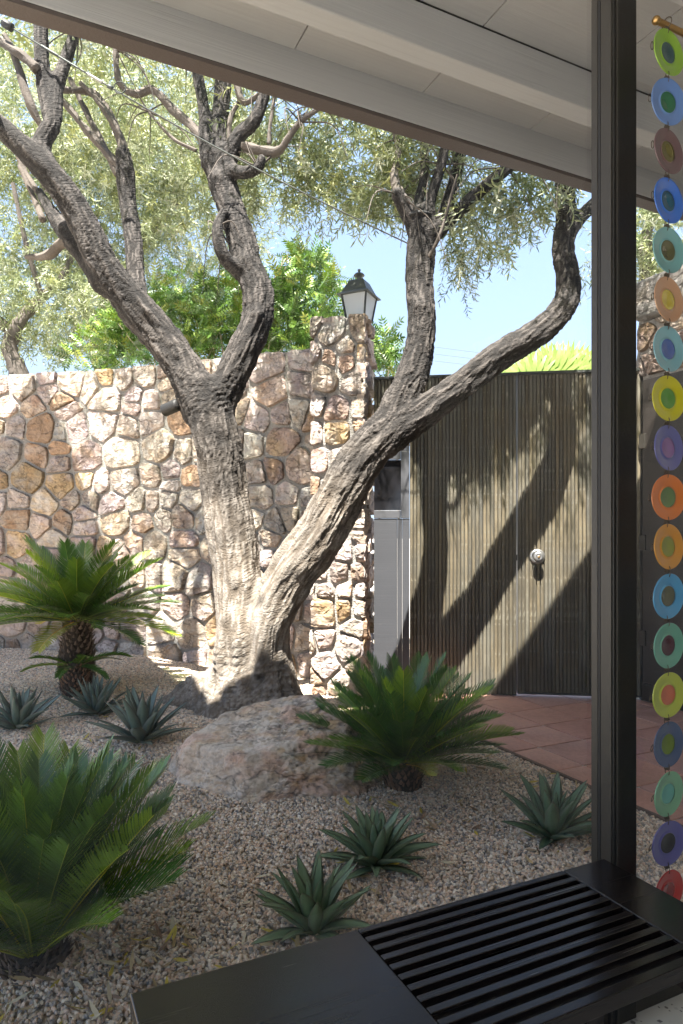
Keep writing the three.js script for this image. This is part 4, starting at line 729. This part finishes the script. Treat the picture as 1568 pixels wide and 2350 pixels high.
// ------------------------------------------------------------------ lantern, spotlight, cables
{
  const b = V(PIL.x + 0.115, PIL.h - 0.005, PIL.z + 0.02), t = thing('lantern', 'square metal lantern with frosted panes on the stone pillar', 'lantern', b, -0.28 - Math.PI / 4 + 0.62); t.scale.setScalar(0.93);
  const pane = M([0.62, 0.66, 0.68], { roughness: 0.6, transmission: 0.35, thickness: 0 }); pane.side = THREE.DoubleSide;
  const wb = 0.075, wt = 0.103, h = 0.19;
  mesh('base', box(-0.08, 0.08, 0, 0.012, -0.08, 0.08, 0.003), mats.metal, t);
  const bar = (p, q, r) => tube([p, q], [r, r], 4);
  for (const [x, z] of [[-1, -1], [1, -1], [1, 1], [-1, 1]]) mesh('corner_bar', bar(V(x * wb, 0.01, z * wb), V(x * wt, h + 0.01, z * wt), 0.009), mats.metal, t);
  for (let k = 0; k < 4; k++) { const g = geom([-wb, 0.012, wb - 0.002, wb, 0.012, wb - 0.002, wt, h + 0.008, wt - 0.002, -wt, h + 0.008, wt - 0.002], [0, 1, 2, 0, 2, 3]); g.rotateY(k * Math.PI / 2); mesh('pane', g, pane, t); }
  const roof = (pts) => { const g = new THREE.LatheGeometry(pts.map(([r, y]) => new THREE.Vector2(r, y)), 4, Math.PI / 4); return metric(toCreasedNormals(g, 0.3)); };
  const q2 = Math.SQRT2; mesh('roof', roof([[0, h + 0.012], [0.128 * q2, h - 0.002], [0.13 * q2, h + 0.006], [0.104 * q2, h + 0.026], [0.062 * q2, h + 0.115], [0.05 * q2, h + 0.127], [0, h + 0.13]]), mats.metal, t);
  mesh('finial', new THREE.LatheGeometry([[0.0, 0.125], [0.022, 0.128], [0.016, 0.14], [0.018, 0.15], [0.042, 0.166], [0.043, 0.172], [0.03, 0.185], [0.01, 0.192], [0.008, 0.2], [0.013, 0.207], [0.012, 0.216], [0, 0.222]].map(([r, y]) => new THREE.Vector2(r, y + h)), 20), mats.metal, t);
}
{
  const a = P(378, 942, 4.08), b = P(440, 915, 3.98), t = thing('spotlight', 'small black cylindrical spotlight fixed to the left side of the olive trunk', 'spotlight', a), d = b.clone().sub(a);
  const n = d.clone().normalize(), q = new THREE.Quaternion().setFromUnitVectors(V(0, 1, 0), n);
  const g = new THREE.LatheGeometry([[0, 0.012], [0.03, 0.012], [0.034, 0], [0.038, 0], [0.038, 0.1], [0.03, 0.12], [0, 0.12]].map(([r, y]) => new THREE.Vector2(r, y)), 24); g.applyQuaternion(q); mesh('housing', g, mats.black, t);
  const l = new THREE.CylinderGeometry(0.0335, 0.0335, 0.004, 24); l.translate(0, 0.008, 0); l.applyQuaternion(q); mesh('lens', l, M([0.25, 0.27, 0.24], { roughness: 0.25 }), t);
  mesh('bracket', tube([n.clone().multiplyScalar(0.1), n.clone().multiplyScalar(0.2)], [0.012, 0.012], 8), mats.black, t);
}
{
  const a = P(8, 52, 3.86), b = P(935, 558, 4.06), t = thing('guy_wire', 'steel cable with turnbuckle braced between the olive limbs', 'cable', a), at = (k) => b.clone().sub(a).multiplyScalar(k).add(V(0, -0.05 * Math.sin(Math.PI * k), 0));
  const pts = []; for (let i = 0; i <= 24; i++) pts.push(at(i / 24)); mesh('cable', tube(pts, pts.map(() => 0.0045), 6), mats.metal, t);
  const seg = (k0, k1, r, m, n) => mesh(n, tube([at(k0), at((k0 + k1) / 2), at(k1)], [r, r, r], 8), m, t);
  seg(0.09, 0.13, 0.009, mats.metal, 'turnbuckle'); seg(0.13, 0.2, 0.0062, mats.metal, 'turnbuckle'); seg(0.2, 0.235, 0.009, mats.steel, 'clamp'); seg(0.25, 0.26, 0.013, mats.metal, 'clamp'); seg(0.0, 0.02, 0.025, mats.black, 'strap');
  const lp = []; for (let i = 0; i <= 14; i++) { const q = i / 14 * 5.6; lp.push(at(0.265).add(V(0.035 + 0.035 * -Math.cos(q), 0.035 * Math.sin(q) + 0.005, 0.01))); } mesh('loop', tube(lp, lp.map(() => 0.0035), 5), mats.metal, t);
  const s = thing('tree_strap', 'dark strap tied round the right olive limb at the cable end', 'strap', P(962, 502, 4.1)); const g = new THREE.TorusGeometry(0.083, 0.009, 6, 24); g.scale(1, 1, 1.3); g.rotateX(Math.PI / 2); mesh('band', g, mats.black, s); mesh('tail', tube([V(-0.08, 0.0, 0.02), P(885, 495, 4.04).sub(s.position)], [0.003, 0.003], 5), mats.black, s);
}
for (let k = 0; k < 3; k++) {
  const v = 775 + k * 18, a = P(760, v - 10, 34), b = P(1500, v + 72 - k * 6, 30), t = thing('power_line', ['topmost', 'middle', 'lowest'][k] + ' of the three thin power lines crossing the sky above the gate', 'power line', a);
  mesh('conductor', tube([V(0, 0, 0), b.clone().sub(a).multiplyScalar(0.5).add(V(0, -0.15, 0)), b.clone().sub(a)], [0.009, 0.009, 0.009], 5), mats.metal, t);
}

// ------------------------------------------------------------------ bench
{
  const t = H('bench', 'dark stained slatted wood bench along the window, in the lower right', 'bench');
  const y0 = 0.374, y1 = 0.4;
  mesh('end_board', hb(0.156, 0.548, y0, y1, 0.745, 1.071, 0.003), mats.bench, t, 'solid left end board');
  mesh('end_board', hb(1.036, 1.155, y0, y1, 0.745, 1.071, 0.003), mats.bench, t, 'solid right end board');
  mesh('rail', hb(0.549, 1.035, y0, y1, 1.056, 1.071, 0.0025), mats.bench, t); 
  for (let k = 0; k < 11; k++) { const c = 1.055 - 0.028 * k; mesh(k === 10 ? 'rail' : 'slat', hb(0.549, 1.035, y0, y1, k === 10 ? 0.745 : c - 0.028 + 0.001, c - 0.0125, 0.0018), mats.bench, t); }
  mesh('cross_rail', hb(0.56, 1.02, 0.33, 0.371, 0.90, 0.93), mats.bench, t);
  for (const a of [0.2, 1.055]) for (const c of [0.757, 1.02]) mesh('leg', hb(a, a + 0.045, 0, y0 - 0.001, c, c + 0.04, 0.003), mats.bench, t);
  for (const a of [0.2, 1.055]) mesh('stretcher', hb(a + 0.008, a + 0.037, 0.3, 0.34, 0.798, 1.019), mats.bench, t);
}

// ------------------------------------------------------------------ rod and curtain of glass discs
{
  const rod = H('curtain_rod', 'thin brass rod across the top of the right window pane', 'rod');
  mesh('tube', tube([V(1.282, 2.258, -1.045), V(3.2, 2.258, -1.035)], [0.0068, 0.0068], 14), mats.brass, rod);
  mesh('end_ball', new THREE.SphereGeometry(0.0095, 16, 12).translate(1.287, 2.258, -1.045), mats.brass, rod);
  const cols = [
    [[.30, .52, .04], [.015, .07, .075]], [[.16, .30, .62], [.02, .14, .06]], [[.20, .115, .12], [.14, .12, .015]], [[.05, .22, .75], [.0, .09, .16]], [[.22, .47, .47], [.10, .10, .035]], [[.62, .36, .20], [.55, .43, .02]],
    [[.24, .50, .56], [.01, .09, .38]], [[.62, .58, .01], [.06, .25, .01]], [[.12, .13, .38], [.20, .08, .28]], [[.70, .22, .05], [.11, .18, .06]], [[.68, .32, .03], [.22, .24, .01]], [[.10, .38, .62], [.10, .10, .05]],
    [[.18, .45, .33], [.07, .015, .02]], [[.52, .58, .09], [.55, .16, .08]], [[.085, .13, .24], [.13, .20, .01]], [[.26, .52, .32], [.13, .42, .35]], [[.17, .16, .42], [.006, .007, .012]], [[.62, .02, .015], [.30, .01, .01]]];
  const labels = ['lime green', 'cornflower blue', 'dusky mauve', 'bright blue', 'pale aqua', 'peach', 'light aqua', 'yellow', 'clear indigo', 'orange', 'amber', 'sky blue', 'seafoam green', 'lime yellow', 'slate blue', 'mint green', 'lavender', 'red'];
  const cur = H('glass_disc_curtain', 'hanging curtain of coloured glass discs linked by wire rings at the right edge', 'glass ornament');
  const lathe = (p) => new THREE.LatheGeometry(p.map(([r, y]) => new THREE.Vector2(r, y)), 48).rotateX(Math.PI / 2);
  const rim = lathe([[0.023, 0.0005], [0.026, -0.0035], [0.03, -0.0005], [0.047, 0.0015], [0.0505, 0.0035], [0.051, 0.005], [0.05, 0.0062], [0.046, 0.005], [0.03, 0.003], [0.0265, 0.0005], [0.023, 0.0035]]);
  const cen = lathe([[0, -0.004], [0.012, -0.0035], [0.0225, 0.0002], [0.0228, 0.003], [0.012, 0.0005], [0, 0]]), ringG = new THREE.TorusGeometry(0.0265, 0.0016, 8, 40);
  const link = new THREE.TorusGeometry(0.0075, 0.0009, 6, 18), coilPts = []; for (let i = 0; i <= 40; i++) { const q = i / 40; coilPts.push(V((q - 0.5) * 0.011, 0.0035 * Math.sin(q * 31), 0.0035 * Math.cos(q * 31))); } const coil = tube(coilPts, coilPts.map(() => 0.0008), 4);
  const lighten = (c, k) => c.map((x) => lerp(x, 0.8, k)); const gm = (c, tr, rough) => { const m = M(c, { roughness: rough, transmission: tr, thickness: 0, clearcoat: 1, clearcoatRoughness: 0.05 }); m.side = THREE.DoubleSide; return m; };
  const ringM = gm([.75, .78, .76], 0.5, 0.4);
  const R = rng(401);
  const column = (a, from, to, shift) => {
    for (let i = from; i < to; i++) {
      const j = (i + shift) % 18, y = 2.184 - 0.1103 * i, c = cols[j], rm = gm(c[0], 0.38, 0.3), d = mesh('disc', rim, rm, cur, labels[j] + ' glass disc');
      d.position.set(a, y, -1.035); d.rotation.set(rr(R, -0.05, 0.05), rr(R, -0.09, 0.09), rr(R, -0.06, 0.06));
      mesh('centre', cen, gm(c[1], 0.25, 0.18), d); if (i % 3 !== 1 || i === 1) mesh('ring', ringG, i === 5 || i === 1 || i === 17 ? ringM : gm(lighten(c[0], 0.3), 0.4, 0.2), d).position.z = -0.002;
      for (const [x, yy] of [[0, 0.046], [0, -0.046], [-0.047, 0], [0.047, 0]]) { const l = mesh('link', link, mats.wire, d); l.position.set(x * 1.07, yy * 1.07, 0); l.rotation.y = x ? 0.3 : 1.2; l.rotation.x = x ? 0.2 : 0; }
      const k = mesh('coil', coil, mats.wire, cur); k.position.set(a, y + 0.0559, -1.035);
    }
  };
  column(1.309, 0, 18, 0);
  column(1.419, 15, 18, 6);
  const hk = mesh('hook', new THREE.TorusGeometry(0.012, 0.0012, 6, 20), mats.wire, cur); hk.position.set(1.309, 2.252, -1.035); hk.rotation.y = Math.PI / 2;
}
console.log('objects', scene.children.length);
renderer.render(scene, camera);
